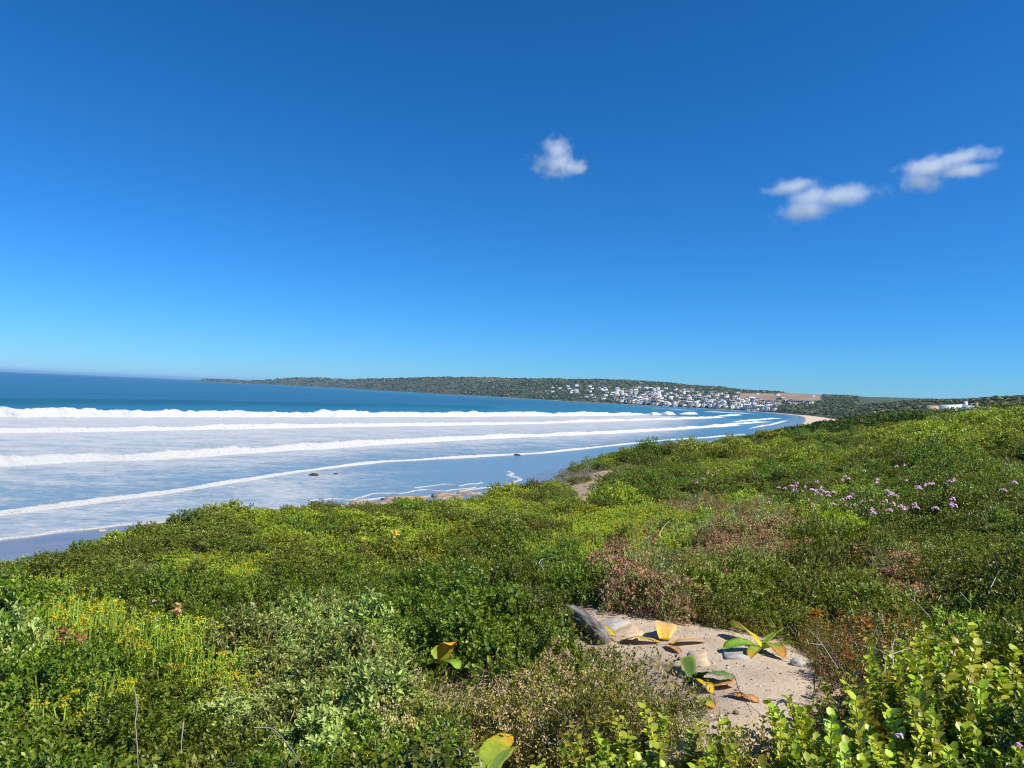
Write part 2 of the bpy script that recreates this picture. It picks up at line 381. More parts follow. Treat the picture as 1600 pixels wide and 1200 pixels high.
# bare ground far away (pixel, depth)
CTRL += [(p[0], p[1], p[2], 0) for p in [
    (1510, 646.5, 170), (1540, 653, 80), (1480, 655, 80), (1545, 652, 100), (1590, 648, 110), (1500, 649, 130), (1545, 649, 130), (1460, 650, 130), (1500, 649, 105), (1550, 648, 105), (1500, 648, 150), (1450, 648, 170), (1590, 642, 170), (1600, 632, 300), (1600, 619, 500), (1560, 622, 600), (1500, 625, 700), (1440, 625.5, 950), (1400, 625, 1250), (1350, 622.5, 1450),
    (1300, 620, 1600), (1250, 618, 1650), (1200, 615.5, 1700), (1130, 612, 1700), (1110, 609.5, 1700), (1050, 607, 1700), (1000, 604, 1750), (950, 601.5, 1780), (900, 600, 1820), (850, 598.5, 1900),
    (800, 597, 2150), (700, 595.5, 2450), (640, 595.2, 2750), (600, 595.2, 3050), (540, 594.6, 3550), (500, 594, 3900), (460, 593.6, 4200), (430, 593.6, 4400), (405, 596, 4500), (380, 597, 4700), (345, 594.5, 5050), (322, 591.5, 5300), (300, 593.0, 5450),
    (1305, 656, 640), (1300, 641, 880), (1350, 642, 700), (1400, 647, 450), (1450, 644, 380), (1250, 637, 1050), (1340, 664, 350), (1290, 668, 330), (1270, 626, 1350), (1350, 630, 1100), (1500, 640, 320), (1400, 657, 180), (1300, 668, 200), (1240, 678, 150)]]
cp, cz = [], []
for (px, py, y, h) in CTRL:
    P = at_depth(px, py, y); cp.append(P[:2]); cz.append(P[2] - h)
for i in range(0, len(far_shore)):                       # land behind the beach
    px, y = far_shore[i]
    for k, zz in ((1.035, 6.0),):
        if px < 1240: P = at_px_sea(px, y * k); cp.append(P[:2]); cz.append(zz if px > 420 else 4.0)
for px, y, z in [(1600, 900, 30), (1300, 2600, 25), (900, 2900, 30), (600, 4200, 25), (1000, 5000, 10), (1900, 400, 30), (1900, 1500, 45), (1500, 2500, 25), (400, 5600, 12)]:
    cp.append(at_px_sea(px, y)[:2]); cz.append(z)
for (px0, py0, y0, h0) in [c for c in CTRL if 700 < c[1] < 872 and c[2] > 12 and c[0] < 1000 and c[1] in (713, 735, 757, 778, 792, 807, 817, 828, 856, 871)]:
    P = at_depth(px0, py0, y0)                           # the seaward face of the dune drops to the beach
    d = P[:2] / np.linalg.norm(P[:2])
    for k, zz in ((1.35, P[2] - 3.6), (1.75, 3.0)):
        cp.append(P[:2] * k); cz.append(zz)
for (x, y, z) in [(0, 1.0, 12.35), (0, 2.2, 12.3), (1.2, 1.5, 12.4), (-1.2, 1.5, 12.2)]:
    cp.append(np.array([x, y], float)); cz.append(z)
for td in (48, 62, 77):
    for r_, z_ in ((1, 12.45), (2.5, 12.6), (6, 13.0), (12, 13.5), (30, 14.5), (80, 16.5), (200, 21), (600, 29), (1500, 38), (4000, 42), (8500, 42)):
        cp.append(np.array([r_ * math.sin(math.radians(td)), r_ * math.cos(math.radians(td))])); cz.append(z_)
for td in (-48, -62, -77):
    for r_, z_ in ((1, 12.3), (2.5, 12.15), (6, 11.8), (12, 10.9), (20, 8.8), (32, 4.5), (45, 2.5)):
        cp.append(np.array([r_ * math.sin(math.radians(td)), r_ * math.cos(math.radians(td))])); cz.append(z_)
cp = np.array(cp); cz = np.array(cz)
OFFY = -3.0
def lp(x, y):
    yy = y - OFFY * 0.0
    return np.arctan2(x, yy), np.log(np.sqrt(x * x + yy * yy) + 0.5)
ca, cb = lp(cp[:, 0], cp[:, 1])
def _k(d2): return np.where(d2 > 1e-12, 0.5 * d2 * np.log(d2 + 1e-12), 0)
n = len(cp); K = _k((ca[:, None] - ca) ** 2 + (cb[:, None] - cb) ** 2) + np.eye(n) * 2e-4
Pm = np.stack([np.ones(n), ca, cb], 1)
A = np.block([[K, Pm], [Pm.T, np.zeros((3, 3))]])
sol = np.linalg.solve(A, np.concatenate([cz, np.zeros(3)]))
def tps(x, y):
    sh = x.shape; x = x.ravel(); y = y.ravel(); out = np.empty(x.size)
    for i in range(0, x.size, 40000):
        a, b = lp(x[i:i + 40000], y[i:i + 40000])
        k = _k((a[:, None] - ca) ** 2 + (b[:, None] - cb) ** 2)
        out[i:i + 40000] = k @ sol[:n] + sol[n] + sol[n + 1] * a + sol[n + 2] * b
    return out.reshape(sh)
def beach_width(x, y):
    r = np.hypot(x, y)
    return np.interp(r, [0, 90, 150, 300, 500, 640, 760, 1000, 1500, 6000], [22, 22, 18, 14, 26, 44, 30, 14, 10, 14])
def beach_z(s): return np.where(s > 0, 0.035 * s, 0.05 * s)
def ground(x, y):
    x = np.asarray(x, float); y = np.asarray(y, float)
    r = np.hypot(x, y); s = shore_s(x, y); w = beach_width(x, y)
    z = np.clip(tps(x, y), 1.2, 60)
    nz = (fbm(x * 0.5, y * 0.5, 3, 3) - .5) * 0.25 * sstep(8, 20, r) + (fbm(x * 0.09, y * 0.09, 5, 4) - .5) * 1.5 * sstep(40, 120, r) + (fbm(x * 0.012, y * 0.012, 9, 4) - .5) * 9 * sstep(300, 1200, r)
    z = z + nz * sstep(0, 30, s) * sstep(30, 90, np.hypot(x - 105, y - 155))
    bl = sstep(0, 1, (s - w) / (np.maximum(9, w * .6)))
    zb = np.maximum(beach_z(s), -3.0)
    return np.where(s <= w, zb, zb * (1 - bl) + z * bl)
def hit(px, py, off=0.0, t0=1.5, t1=9000):
    d = ray(px, py); t = np.exp(np.linspace(math.log(t0), math.log(t1), 240)) / d[1]
    for it in range(3):
        P = np.array([0, 0, CAMZ]) + d * t[:, None]
        g = ground(P[:, 0], P[:, 1]) + off - P[:, 2]
        i = np.argmax(g > 0)
        if g[i] <= 0: return None
        i = max(i, 1); t = np.linspace(t[i - 1], t[i], 24)
    return P[i]

# ------------------------------------------------------------------ ground sheet (path, dune, hills, field come from one height field)
path_px = [(858, 944), (885, 944), (925, 953), (1000, 966), (1060, 974), (1120, 984), (1180, 994), (1235, 1008), (1262, 1030), (1264, 1065), (1258, 1100), (1225, 1140), (1170, 1200), (1180, 1290), (1010, 1290), (1010, 1200), (1060, 1150), (1085, 1110), (1090, 1075), (1070, 1045), (1030, 1025), (970, 1018), (925, 985), (880, 962)]
PATH = np.array([hit(*p)[:2] if p[1] < 1260 else (at_depth(p[0], p[1], 2.2)[:2]) for p in path_px])
PATHV = PATH[[i for i, p in enumerate(path_px) if p[1] < 1135]]
scar_px = [(884, 768), (900, 758), (925, 756), (938, 737), (947, 738), (954, 752), (945, 764), (925, 772), (902, 777)]
SCAR = np.array([hit(*p)[:2] for p in scar_px])

def polar(th, rr):
    T, R = np.meshgrid(np.radians(th), rr, indexing='ij'); return R * np.sin(T), R * np.cos(T)
def grid_faces(a, b):
    i = np.arange(a - 1)[:, None] * b + np.arange(b - 1)[None, :]
    i = i.ravel(); return np.stack([i, i + b, i + b + 1, i + 1], 1)
def submesh(V, F, keep):
    f = F[keep]; u, inv = np.unique(f, return_inverse=True); return V[u], inv.reshape(f.shape), u

rr = np.concatenate([np.exp(np.arange(math.log(0.7), math.log(100), 0.026)), np.exp(np.arange(math.log(100), math.log(2000), 0.011)), np.exp(np.arange(math.log(2000), math.log(8800), 0.03))])
th = np.concatenate([np.arange(-78, -44, 1.0), np.arange(-44, 44, 0.27), np.arange(44, 79, 1.0)])
X, Y = polar(th, rr); Z = ground(X, Y)
S = shore_s(X, Y); WB = beach_width(X, Y)
Z = Z - 0.45 * (1 - sstep(0.6, 1.15, S / WB))           # the beach ribbon lies above the sheet here
V = np.stack([X, Y, Z], -1).reshape(-1, 3); F = grid_faces(len(th), len(rr))[:, ::-1]
C = V[F].mean(1); Sc = S.ravel()[F].max(1)
pxs, pys, _ = project(C)
rC = np.hypot(C[:, 0], C[:, 1])
inpath = (rC < 9) & inside(PATH, C[:, 0], C[:, 1])
infield = (rC > 1100) & (pxs > 1156) & (pxs < 1285) & (pys > 614.5) & (pys < 626) & (C[:, 2] > 8)
land = Sc > -15
for nm, k, mt in (('path', inpath, M_PATH), ('ground', land & ~inpath & (rC < 260), M_SOIL), ('hills', land & (rC >= 260) & ~infield, M_HILL), ('field', land & infield, M_FIELD)):
    v, f, u = submesh(V, F, k)
    structure(link(nm, mesh_np(nm, v, f, mats=[mt], smooth=True)))

# beach ribbon along the shore
def resample(pl, step):
    pl = np.asarray(pl, float); out = [pl[0]]
    for a, b in zip(pl[:-1], pl[1:]):
        k = max(1, int(np.linalg.norm(b - a) / step(a))); out += [a + (b - a) * t for t in np.linspace(0, 1, k + 1)[1:]]
    return np.array(out)
def smooth_pl(pl, it=3):
    for _ in range(it): pl[1:-1] = (pl[:-2] + 2 * pl[1:-1] + pl[2:]) / 4
    return pl
SL = smooth_pl(resample(SHORE, lambda a: max(2.0, np.linalg.norm(a) * 0.012)), 2)
tg = np.gradient(SL, axis=0); tg /= np.linalg.norm(tg, axis=1)[:, None]
nr = np.stack([tg[:, 1], -tg[:, 0]], 1)                   # inland side
wb = beach_width(SL[:, 0], SL[:, 1])
ss = np.array([-16, -8, -3, 0, .1, .2, .3, .4, .5, .6, .7, .8, .9, 1.0, 1.15, 1.3])
bx = []; wet = []
for k, q in enumerate(ss):
    s_ = np.full(len(SL), q) if q < 0 else wb * q
    p = SL + nr * s_[:, None]
    z = beach_z(s_) + (fbm(p[:, 0] * .3, p[:, 1] * .3, 4, 3) - .5) * 0.25 * sstep(0, 10, s_)
    bx.append(np.column_stack([p, z]))
    rS = np.hypot(SL[:, 0], SL[:, 1]); wl = np.interp(rS, [0, 100, 200, 400, 600, 800, 6000], [17, 17, 14, 12, 10, 6, 4])
    wet.append(1 - sstep(wl * .75, wl * 1.25, s_))
bV = np.stack(bx, 1).reshape(-1, 3); bW = np.stack(wet, 1).ravel()
structure(link('beach', mesh_np('beach', bV, grid_faces(len(SL), len(ss)), attrs={'wet': bW}, smooth=True, mats=[M_BEACH])))

# ------------------------------------------------------------------ sea and waves
W = {1: [(-120, 653), (0, 652), (250, 652), (500, 652), (700, 651.5), (850, 650.5), (960, 649.5), (1014, 648.5)],
     2: [(-120, 681), (0, 677), (250, 673), (500, 668), (700, 665), (850, 662), (1000, 657), (1100, 654), (1133, 652.5)],
     3: [(-120, 738), (0, 729), (125, 722), (250, 718), (344, 711), (500, 702), (600, 695), (700, 689), (850, 682), (950, 678), (1050, 672), (1163, 664.5)],
     4: [(-120, 823), (0, 806), (100, 793), (200, 780), (300, 766), (400, 749), (469, 738), (600, 722), (700, 717), (856, 708), (965, 696), (1043, 688), (1120, 683), (1172, 678.5)]}
WH = {1: (2.3, 2.2), 2: (1.1, 1.1), 3: (1.05, .9), 4: (0.34, 0.34)}
def wave_line(pts):
    P = np.array([on_sea(*p)[:2] for p in pts]); return smooth_pl(resample(P, lambda a: max(0.5, np.linalg.norm(a) * 0.004)), 6)
def breaking_wave(pts, h0, h1, seed, label_unused=None, back=1.0, taper=(0.0, 0.06), foamback=0.75):
    P = wave_line(pts); nn = len(P)
    t = np.gradient(P, axis=0); t /= np.linalg.norm(t, axis=1)[:, None]
    sea = np.stack([-t[:, 1], t[:, 0]], 1)               # seaward
    u = np.concatenate([[0], np.cumsum(np.linalg.norm(np.diff(P, axis=0), axis=1))]); U = u / u[-1]
    h = (h0 + (h1 - h0) * U)
    if taper[0]: h = h * (0.15 + 0.85 * sstep(0, taper[0], U))
    if taper[1]: h = h * (0.1 + 0.9 * (1 - sstep(1 - taper[1], 1, U)))
    h = h * (0.55 + 0.9 * fbm(u / 14, u * 0, seed, 3))
    prof = [(-1.3, -.25, .45), (-.6, .02, .62), (0, .10, .98), (.15, .36, 1.12), (.34, .64, 1.12), (.55, .86, 1.12), (.8, .97, 1.12), (1.15, 1.0, .95), (1.7, .93, .70), (2.5, .74, .55), (3.6, .48, foamback * .75), (5.5, .15, foamback * .75), (7, -.2, foamback * .75)]
    rows = []; fo = []
    wob = (fbm(u / 6, u * 0 + 3, seed + 3, 4) - .5) * h0 * 2.2
    for k, (d, z, f) in enumerate(prof):
        dd = d * h * back + wob * (1 if d > -.5 else .8)
        a = 0.5 if 0 < d < 3.1 else 0.12
        jd = (fbm(u / (0.5 * h0 + .2), np.full(nn, k * .6), seed + 7, 3) - .5) * h * a * 1.2
        jz = (fbm(u / (0.45 * h0 + .2), np.full(nn, k * .6 + 50), seed + 11, 3) - .5) * h * a * .9
        if .5 < d < 2.5: jz = jz + (fbm(u / (0.22 * h0 + .35), np.full(nn, k * .4 + 9), seed + 15, 2) - .45) * h * .42
        q = P + sea * (dd + jd)[:, None]
        rows.append(np.column_stack([q, h * z + jz + 0.02])); fo.append(f * (.80 + .36 * fbm(u / (2.2 + 2 * h0), np.full(nn, k * .35), seed + 21, 3)))
    V = np.stack(rows, 1).reshape(-1, 3); fo = np.stack(fo, 1).ravel()
    o = link('breaking_wave', mesh_np('breaking_wave', V, grid_faces(nn, len(prof))[:, ::-1], attrs={'foam': fo}, smooth=True, mats=[M_FOAM]))
    return structure(o)
for k in (1, 2, 3, 4): breaking_wave(W[k], *WH[k], seed=k * 31, foamback={1: .5, 2: .8, 3: .7, 4: .65}[k])
for pts, h in [([(1019, 648.3), (1034, 648.5)], 2.0), ([(1040, 648.2), (1056, 648.2)], 2.2), ([(1062, 647.2), (1078, 647.6), (1092, 647.2)], 1.8), ([(1118, 651), (1140, 650), (1160, 648.5)], 1.2), ([(1140, 660), (1180, 657), (1222, 653.5)], .8), ([(1170, 670), (1205, 664), (1232, 657)], .5), ([(1085, 668), (1140, 664), (1205, 659)], .8), ([(1100, 643.3), (1140, 645), (1180, 647)], .9), ([(1010, 637), (1050, 640), (1090, 642)], .8)]:
    breaking_wave(pts, h, h, seed=int(pts[0][0]), taper=(.25, .25))
def swash(pts, w, seed):                                   # thin foam edge of the swash
    P = smooth_pl(resample(np.array([on_sea(*p)[:2] for p in pts]), lambda a: .4), 4); nn = len(P)
    t = np.gradient(P, axis=0); t /= np.linalg.norm(t, axis=1)[:, None]; sea = np.stack([-t[:, 1], t[:, 0]], 1)
    u = np.concatenate([[0], np.cumsum(np.linalg.norm(np.diff(P, axis=0), axis=1))])
    wob = (fbm(u / 3.5, u * 0, seed, 4) - .5) * 2.4; ww = w * (.3 + 1.4 * fbm(u / 1.6, u * 0, seed + 5, 3))
    rows = [np.column_stack([P + sea * (wob + ww * d)[:, None], np.full(nn, z)]) for d, z in ((-.1, -.05), (0, .06), (.4, .11), (1, .09), (2.5, .03), (4, -.05))]
    fo = np.tile([1.2, 1.3, 1.3, 1.0, .6, .3], nn)
    structure(link('breaking_wave', mesh_np('swash_foam', np.stack(rows, 1).reshape(-1, 3), grid_faces(nn, 6)[:, ::-1], attrs={'foam': fo}, smooth=True, mats=[M_FOAM])))
swash([(-60, 851), (0, 843), (100, 831), (200, 819), (312, 811), (390, 801), (470, 791), (530, 790), (590, 779), (680, 776), (740, 766), (795, 760), (806, 754), (812, 748), (805, 741), (795, 737)], .28, 91)
swash([(490, 784), (520, 779), (545, 781), (590, 772), (640, 771), (668, 765), (700, 768), (745, 762)], .16, 95)
swash([(650, 763), (690, 757), (720, 760), (752, 754)], .1, 97)

r2 = np.concatenate([np.exp(np.arange(math.log(38), math.log(700), 0.011)), np.exp(np.arange(math.log(700), math.log(6000), 0.03)), np.exp(np.arange(math.log(6000), math.log(30000), 0.1))])
t2 = np.arange(-80, 40, 0.4)
X, Y = polar(t2, r2)
Th, Rr = np.meshgrid(t2, r2, indexing='ij')
def wave_r(pts):
    P = wave_line(pts); a = np.degrees(np.arctan2(P[:, 0], P[:, 1])); r = np.hypot(P[:, 0], P[:, 1]); o = np.argsort(a); return np.interp(Th, a[o], r[o])
R1, R2, R3, R4 = (wave_r(W[k]) for k in (1, 2, 3, 4))
s2 = shore_s(X, Y)
PXc = PW / 2 + FPX * np.tan(np.radians(np.clip(Th, -75, 60)))
def between(a, b, v0, v1): t = np.clip((Rr - a) / (b - a + 1e-6), 0, 1); return np.where((Rr >= a) & (Rr < b), v0 + (v1 - v0) * t, 0)
endfade = 1 - sstep(1000, 1180, PXc) * .55
foam = between(R2, R1, .88, 1.0) * endfade + between(R3, R2, .77, .95) * endfade + between(R4, R3, .56, .88) * endfade
near_l = 1 - sstep(430, 800, PXc)
foam = foam + np.where((Rr < R4), (.29 + .43 * near_l) * endfade + .1 * fbm(X * .05, Y * .05, 8, 3), 0)
foam = np.where(Rr > R1 + 6, 0.0, foam)
right = sstep(1130, 1200, PXc) * (Rr < 560) * (s2 > -200)
foam = np.where(right > 0, np.maximum(foam * .8, .55 * right), foam)
coast = sstep(-26, -6, s2) * (Rr > 600); foam = np.maximum(foam, .62 * coast)
shallow = sstep(-420, -40, s2) * (Rr > 240) + .25 * sstep(6000, 900, Rr)
murk = (1 - sstep(R1 - 5, R1 + 25, Rr)) * (1 - .5 * sstep(900, 1150, PXc))
sw = wave_line([(-200, 628), (0, 629), (300, 631), (600, 635), (760, 638)])
dsw = polydist(sw, X, Y); Z = 2.3 * np.exp(-(dsw / 8) ** 2) * (Rr > 150)
sw2 = wave_line([(-200, 611), (0, 612), (400, 622), (600, 629)]); Z += 0.9 * np.exp(-(polydist(sw2, X, Y) / 22) ** 2) * (Rr > 250)
Z += (fbm(X * .03, Y * .03, 21, 3) - .5) * .3 * sstep(60, 250, Rr) * (Rr < 3000)
V = np.stack([X, Y, Z], -1).reshape(-1, 3); F = grid_faces(len(t2), len(r2))[:, ::-1]
keep = s2.ravel()[F].min(1) < 25
v, f, u = submesh(V, F, keep)
structure(link('sea', mesh_np('sea', v, f, attrs={'foam': foam.ravel()[u], 'shallow': np.clip(shallow, 0, 1).ravel()[u], 'murk': murk.ravel()[u]}, smooth=True, mats=[M_SEA])))


# ------------------------------------------------------------------ clouds
def cloud(px, py, depth, hw, hh, hd, lobes, seed, dens, label):
    c = at_depth(px, py, depth)
    mt = bpy.data.materials.new('cloud_vapour'); mt.use_nodes = True; nt = mt.node_tree; nt.nodes.clear()
    out = N(nt, 'OutputMaterial'); pv = N(nt, 'VolumePrincipled'); L(nt, pv.outputs[0], out.inputs['Volume'])
    co = N(nt, 'TexCoord').outputs['Object']
    acc = None
    for (x, z, rx, rz, ang) in lobes:
        mp = N(nt, 'Mapping', vector_type='TEXTURE'); mp.inputs['Location'].default_value = (x, 0, z); mp.inputs['Rotation'].default_value = (0, -math.radians(ang), 0)
        mp.inputs['Scale'].default_value = (rx, .62, rz); L(nt, co, mp.inputs[0])
        ln = N(nt, 'VectorMath', operation='LENGTH'); L(nt, mp.outputs[0], ln.inputs[0])
        v = math_(nt, 'SUBTRACT', 1.0, ln.outputs['Value'])
        acc = v if acc is None else math_(nt, 'MAXIMUM', acc, v)
    mp = N(nt, 'Mapping'); mp.inputs['Location'].default_value = (seed * 3.1, seed, 0); mp.inputs['Scale'].default_value = (1.0, 1.0, hh / hw); L(nt, co, mp.inputs[0])
    n1 = noise(nt, 2.8, 8, 0.68, mp.outputs[0])
    v = math_(nt, 'ADD', math_(nt, 'MULTIPLY', acc, 0.8), math_(nt, 'MULTIPLY', math_(nt, 'SUBTRACT', n1.outputs[0], 0.52), 2.3))
    d = maprange(nt, v, 0.02, 0.75, 0, dens, False)
    L(nt, d, pv.inputs['Density']); pv.inputs['Color'].default_value = (0.98, 0.98, 0.98, 1); pv.inputs['Anisotropy'].default_value = 0.1
    try: mt.cycles.volume_step_rate = 0.6
    except Exception: pass
    V = np.array([(x, y, z) for x in (-1, 1) for y in (-1, 1) for z in (-1, 1)], float)
    F = [(0, 1, 3, 2), (4, 6, 7, 5), (0, 4, 5, 1), (2, 3, 7, 6), (0, 2, 6, 4), (1, 5, 7, 3)]
    o = link('cloud', mesh_np('cloud', V, np.array(F), mats=[mt])); o.location = c; o.scale = (hw, hd, hh)
    o.rotation_euler = (0, 0, -math.atan2(c[0], c[1]))
    return tag(o, label, 'cloud', 'small clouds in the blue sky')
D = 3700
cloud(873, 250, D, 44 * D / FPX * 1.25, 34 * D / FPX * 1.25, 110, [(-.05, -.18, .78, .55, 0), (-.05, .3, .5, .6, 0), (.4, -.25, .5, .35, 0)], 1.3, 0.017, 'small white puff of cloud on its own above the headland')
cloud(1280, 308, D, 88 * D / FPX * 1.2, 42 * D / FPX * 1.2, 120, [(.30, .0, .62, .40, 10), (-.18, -.42, .5, .36, 26), (-.42, .38, .46, .26, 16), (-.1, .05, .4, .4, 30)], 4.1, 0.015, 'torn white cloud with a trailing wisp, lowest of the three')
cloud(1478, 265, D, 72 * D / FPX * 1.2, 35 * D / FPX * 1.2, 120, [(-.22, .1, .58, .52, 5), (-.38, -.35, .40, .5, 0), (.32, .40, .55, .34, 8), (.22, -.1, .6, .32, 4)], 7.7, 0.018, 'broad white cloud with two ragged ends, rightmost of the three')

# ------------------------------------------------------------------ far scrub and the town
ICO_T = (1 + 5 ** .5) / 2
ICO_V = np.array([(-1, ICO_T, 0), (1, ICO_T, 0), (-1, -ICO_T, 0), (1, -ICO_T, 0), (0, -1, ICO_T), (0, 1, ICO_T), (0, -1, -ICO_T), (0, 1, -ICO_T), (ICO_T, 0, -1), (ICO_T, 0, 1), (-ICO_T, 0, -1), (-ICO_T, 0, 1)]) / math.hypot(1, ICO_T)
ICO_F = np.array([(0, 11, 5), (0, 5, 1), (0, 1, 7), (0, 7, 10), (0, 10, 11), (1, 5, 9), (5, 11, 4), (11, 10, 2), (10, 7, 6), (7, 1, 8), (3, 9, 4), (3, 4, 2), (3, 2, 6), (3, 6, 8), (3, 8, 9), (4, 9, 5), (2, 4, 11), (6, 2, 10), (8, 6, 7), (9, 8, 1)])
house_xy = []
def pick(pal, n, rg):
    c = np.array([p[0] for p in pal]); w = np.array([p[1] for p in pal], float); return c[rg.choice(len(pal), n, p=w / w.sum())]
def scrub_blobs(name, xy, size, pal, seed, label, squash=.6):
    rg = np.random.default_rng(seed); nb = len(xy)
    z = ground(xy[:, 0], xy[:, 1])
    V = np.broadcast_to(ICO_V, (nb, 12, 3)) * (0.6 + .8 * rg.random((nb, 12, 1))) * size[:, None, None] * np.array([1, 1, squash])
    V = V + np.column_stack([xy, z + size * .18])[:, None]
    F = (ICO_F[None] + (np.arange(nb) * 12)[:, None, None]).reshape(-1, 3)
    col = np.repeat(pick(pal, nb, rg) * (.7 + .6 * rg.random((nb, 1))), 12, 0)
    o = link(name, mesh_np(name, V.reshape(-1, 3), F, cols=col, mats=[M_FAR])); o['kind'] = 'stuff'; tag(o, label, 'scrub'); return o

def house_mesh(w, d, h, kind, storeys):
    """wall mesh, roof mesh, window mesh (unit facing -Y)"""
    g = Geo(); x, y = w / 2, d / 2
    B = np.array([(-x, -y, -4), (x, -y, -4), (x, y, -4), (-x, y, -4), (-x, -y, h), (x, -y, h), (x, y, h), (-x, y, h)])
    F = [(0, 1, 5, 4), (1, 2, 6, 5), (2, 3, 7, 6), (3, 0, 4, 7), (4, 5, 6, 7)]
    g.add(B, F, (1, 1, 1))
    r = Geo(); e = .45
    if kind == 'flat':
        V = np.array([(sx * (x + .2), sy * (y + .2), z) for z in (h + .003, h + .35) for sx, sy in ((-1, -1), (1, -1), (1, 1), (-1, 1))])
        r.add(V, [(0, 1, 5, 4), (1, 2, 6, 5), (2, 3, 7, 6), (3, 0, 4, 7), (4, 5, 6, 7), (3, 2, 1, 0)], (1, 1, 1))
    elif kind == 'gable':
        rh = d * .28
        V = np.array([(-x - e, -y - e, h - .1), (x + e, -y - e, h - .1), (x + e, y + e, h - .1), (-x - e, y + e, h - .1), (-x - e, 0, h + rh), (x + e, 0, h + rh)])
        r.add(V, [(0, 1, 5, 4), (2, 3, 4, 5), (3, 2, 1, 0)], (1, 1, 1)); r.add(V, [(0, 4, 3), (1, 2, 5)], (1, 1, 1))
    elif kind == 'front':
        rh = w * .26
        V = np.array([(-x - e, -y - e, h - .1), (x + e, -y - e, h - .1), (x + e, y + e, h - .1), (-x - e, y + e, h - .1), (0, -y - e, h + rh), (0, y + e, h + rh)])
        r.add(V, [(0, 4, 5, 3), (1, 2, 5, 4), (3, 2, 1, 0)], (1, 1, 1)); r.add(V, [(0, 1, 4), (2, 3, 5)], (1, 1, 1))
    else:
        rh = d * .26; k = min(x * .6, y)
        V = np.array([(-x - e, -y - e, h - .1), (x + e, -y - e, h - .1), (x + e, y + e, h - .1), (-x - e, y + e, h - .1), (-x + k, 0, h + rh), (x - k, 0, h + rh)])
        r.add(V, [(0, 1, 5, 4), (2, 3, 4, 5), (3, 2, 1, 0)], (1, 1, 1)); r.add(V, [(0, 4, 3), (1, 2, 5)], (1, 1, 1))
    wins = []
    per = max(2, int(w / 3.2))
    for s_ in range(storeys):
        for i in range(per):
            cx = -x + (i + .5) * w / per; ww = .62 * w / per; z0 = .5 + s_ * 2.8; z1 = z0 + 1.75
            wins.append((cx, ww, z0, z1))
    return g.mesh('house_wall', M_WALL), r.mesh('house_roof', M_ROOF), wins
def window_mesh(ww, hh, y):
    g = Geo(); V = np.array([(sx * ww / 2, yy, z) for yy in (-.06, 0.05) for sx, z in ((-1, 0), (1, 0), (1, hh), (-1, hh))])
    g.add(V, [(0, 1, 2, 3), (4, 7, 6, 5), (0, 4, 5, 1), (1, 5, 6, 2), (2, 6, 7, 3), (3, 7, 4, 0)], (1, 1, 1)); return g.mesh('house_window', M_GLASS)
rgh = np.random.default_rng(21)
HPROTO = []
for kind, w, d, h, st in [('flat', 11, 9, 5.6, 2), ('flat', 13, 9, 3.2, 1), ('gable', 11, 8, 3.1, 1), ('gable', 12, 8.5, 5.4, 2), ('front', 9, 10, 4.6, 1), ('front', 8.5, 10, 5.4, 2), ('hip', 12, 10, 3.1, 1), ('hip', 13, 10, 5.4, 2), ('flat', 9, 8, 6.2, 2)]:
    wm, rm, wins = house_mesh(w, d, h, kind, st)
    HPROTO.append((kind, w, d, h, wm, rm, wins, window_mesh(wins[0][1], 1.75, d)))
WALLC = [((.80, .80, .78), 'white', 6), ((.62, .60, .54), 'cream', 4), ((.46, .38, .29), 'tan', 3), ((.45, .33, .26), 'pinkish brown', 1), ((.55, .57, .58), 'pale grey', 2)]
ROOFC = [((.12, .13, .15), 'dark grey', 5), ((.35, .36, .38), 'grey', 4), ((.30, .13, .08), 'terracotta', 3), ((.06, .09, .13), 'slate blue', 2), ((.70, .70, .69), 'white', 4), ((.22, .16, .12), 'brown', 2)]
def place_house(px, py, where, group, scale=1.0, force=None, white=0.0):
    P = hit(px, py, t0=300)
    if P is None or P[2] < 2.0: return False
    if house_xy and min((P[0] - a) ** 2 + (P[1] - b) ** 2 for a, b in house_xy) < 8.4 ** 2: return False
    house_xy.append((P[0], P[1]))
    kind, w, d, h, wm, rm, wins, wmesh = HPROTO[rgh.integers(len(HPROTO)) if force is None else force]
    wc = WALLC[0] if rgh.random() < white else WALLC[rgh.choice(len(WALLC), p=np.array([c[2] for c in WALLC]) / sum(c[2] for c in WALLC))]
    rc = ROOFC[rgh.choice(len(ROOFC), p=np.array([c[2] for c in ROOFC]) / sum(c[2] for c in ROOFC))]
    if kind == 'flat' and rgh.random() < .6: rc = ROOFC[4]
    root = bpy.data.objects.new('house', None); COL.objects.link(root)
    root.location = P; root.rotation_euler = (0, 0, -math.atan2(P[0], P[1]) + rgh.uniform(-.55, .55)); root.scale = (scale * .76 * rgh.uniform(.75, 1.15),) * 3
    a = link('wall', wm, root); a.color = wc[0] + (1,)
    b = link('roof', rm, root); b.color = rc[0] + (1,)
    for (cx, ww, z0, z1) in wins:
        c = link('window', wmesh, root); c.location = (cx, -d / 2, z0)
    shape = {'flat': 'flat roofed', 'gable': 'gabled', 'front': 'end-gabled', 'hip': 'hipped'}[kind]
    tag(root, f"{wc[1]} {shape} house with {rc[1]} roof {where}", 'house', group)
    return True
def town(n, x0, x1, top, bot, where, group, **k):
    got = 0
    for _ in range(n * 6):
        px = rgh.uniform(x0, x1); a = np.interp(px, *top); b = np.interp(px, *bot)
        if place_house(px, rgh.uniform(a, b), where, group, **k): got += 1
        if got >= n: break
town(13, 852, 905, ([852, 905], [606, 603]), ([852, 905], [614, 616]), 'on the green slope left of town', 'houses on the green slope', scale=.95, white=.85)
town(18, 905, 958, ([905, 958], [602, 606]), ([905, 958], [621, 625]), 'at the left end of town', 'houses at the left end of town', white=.5)
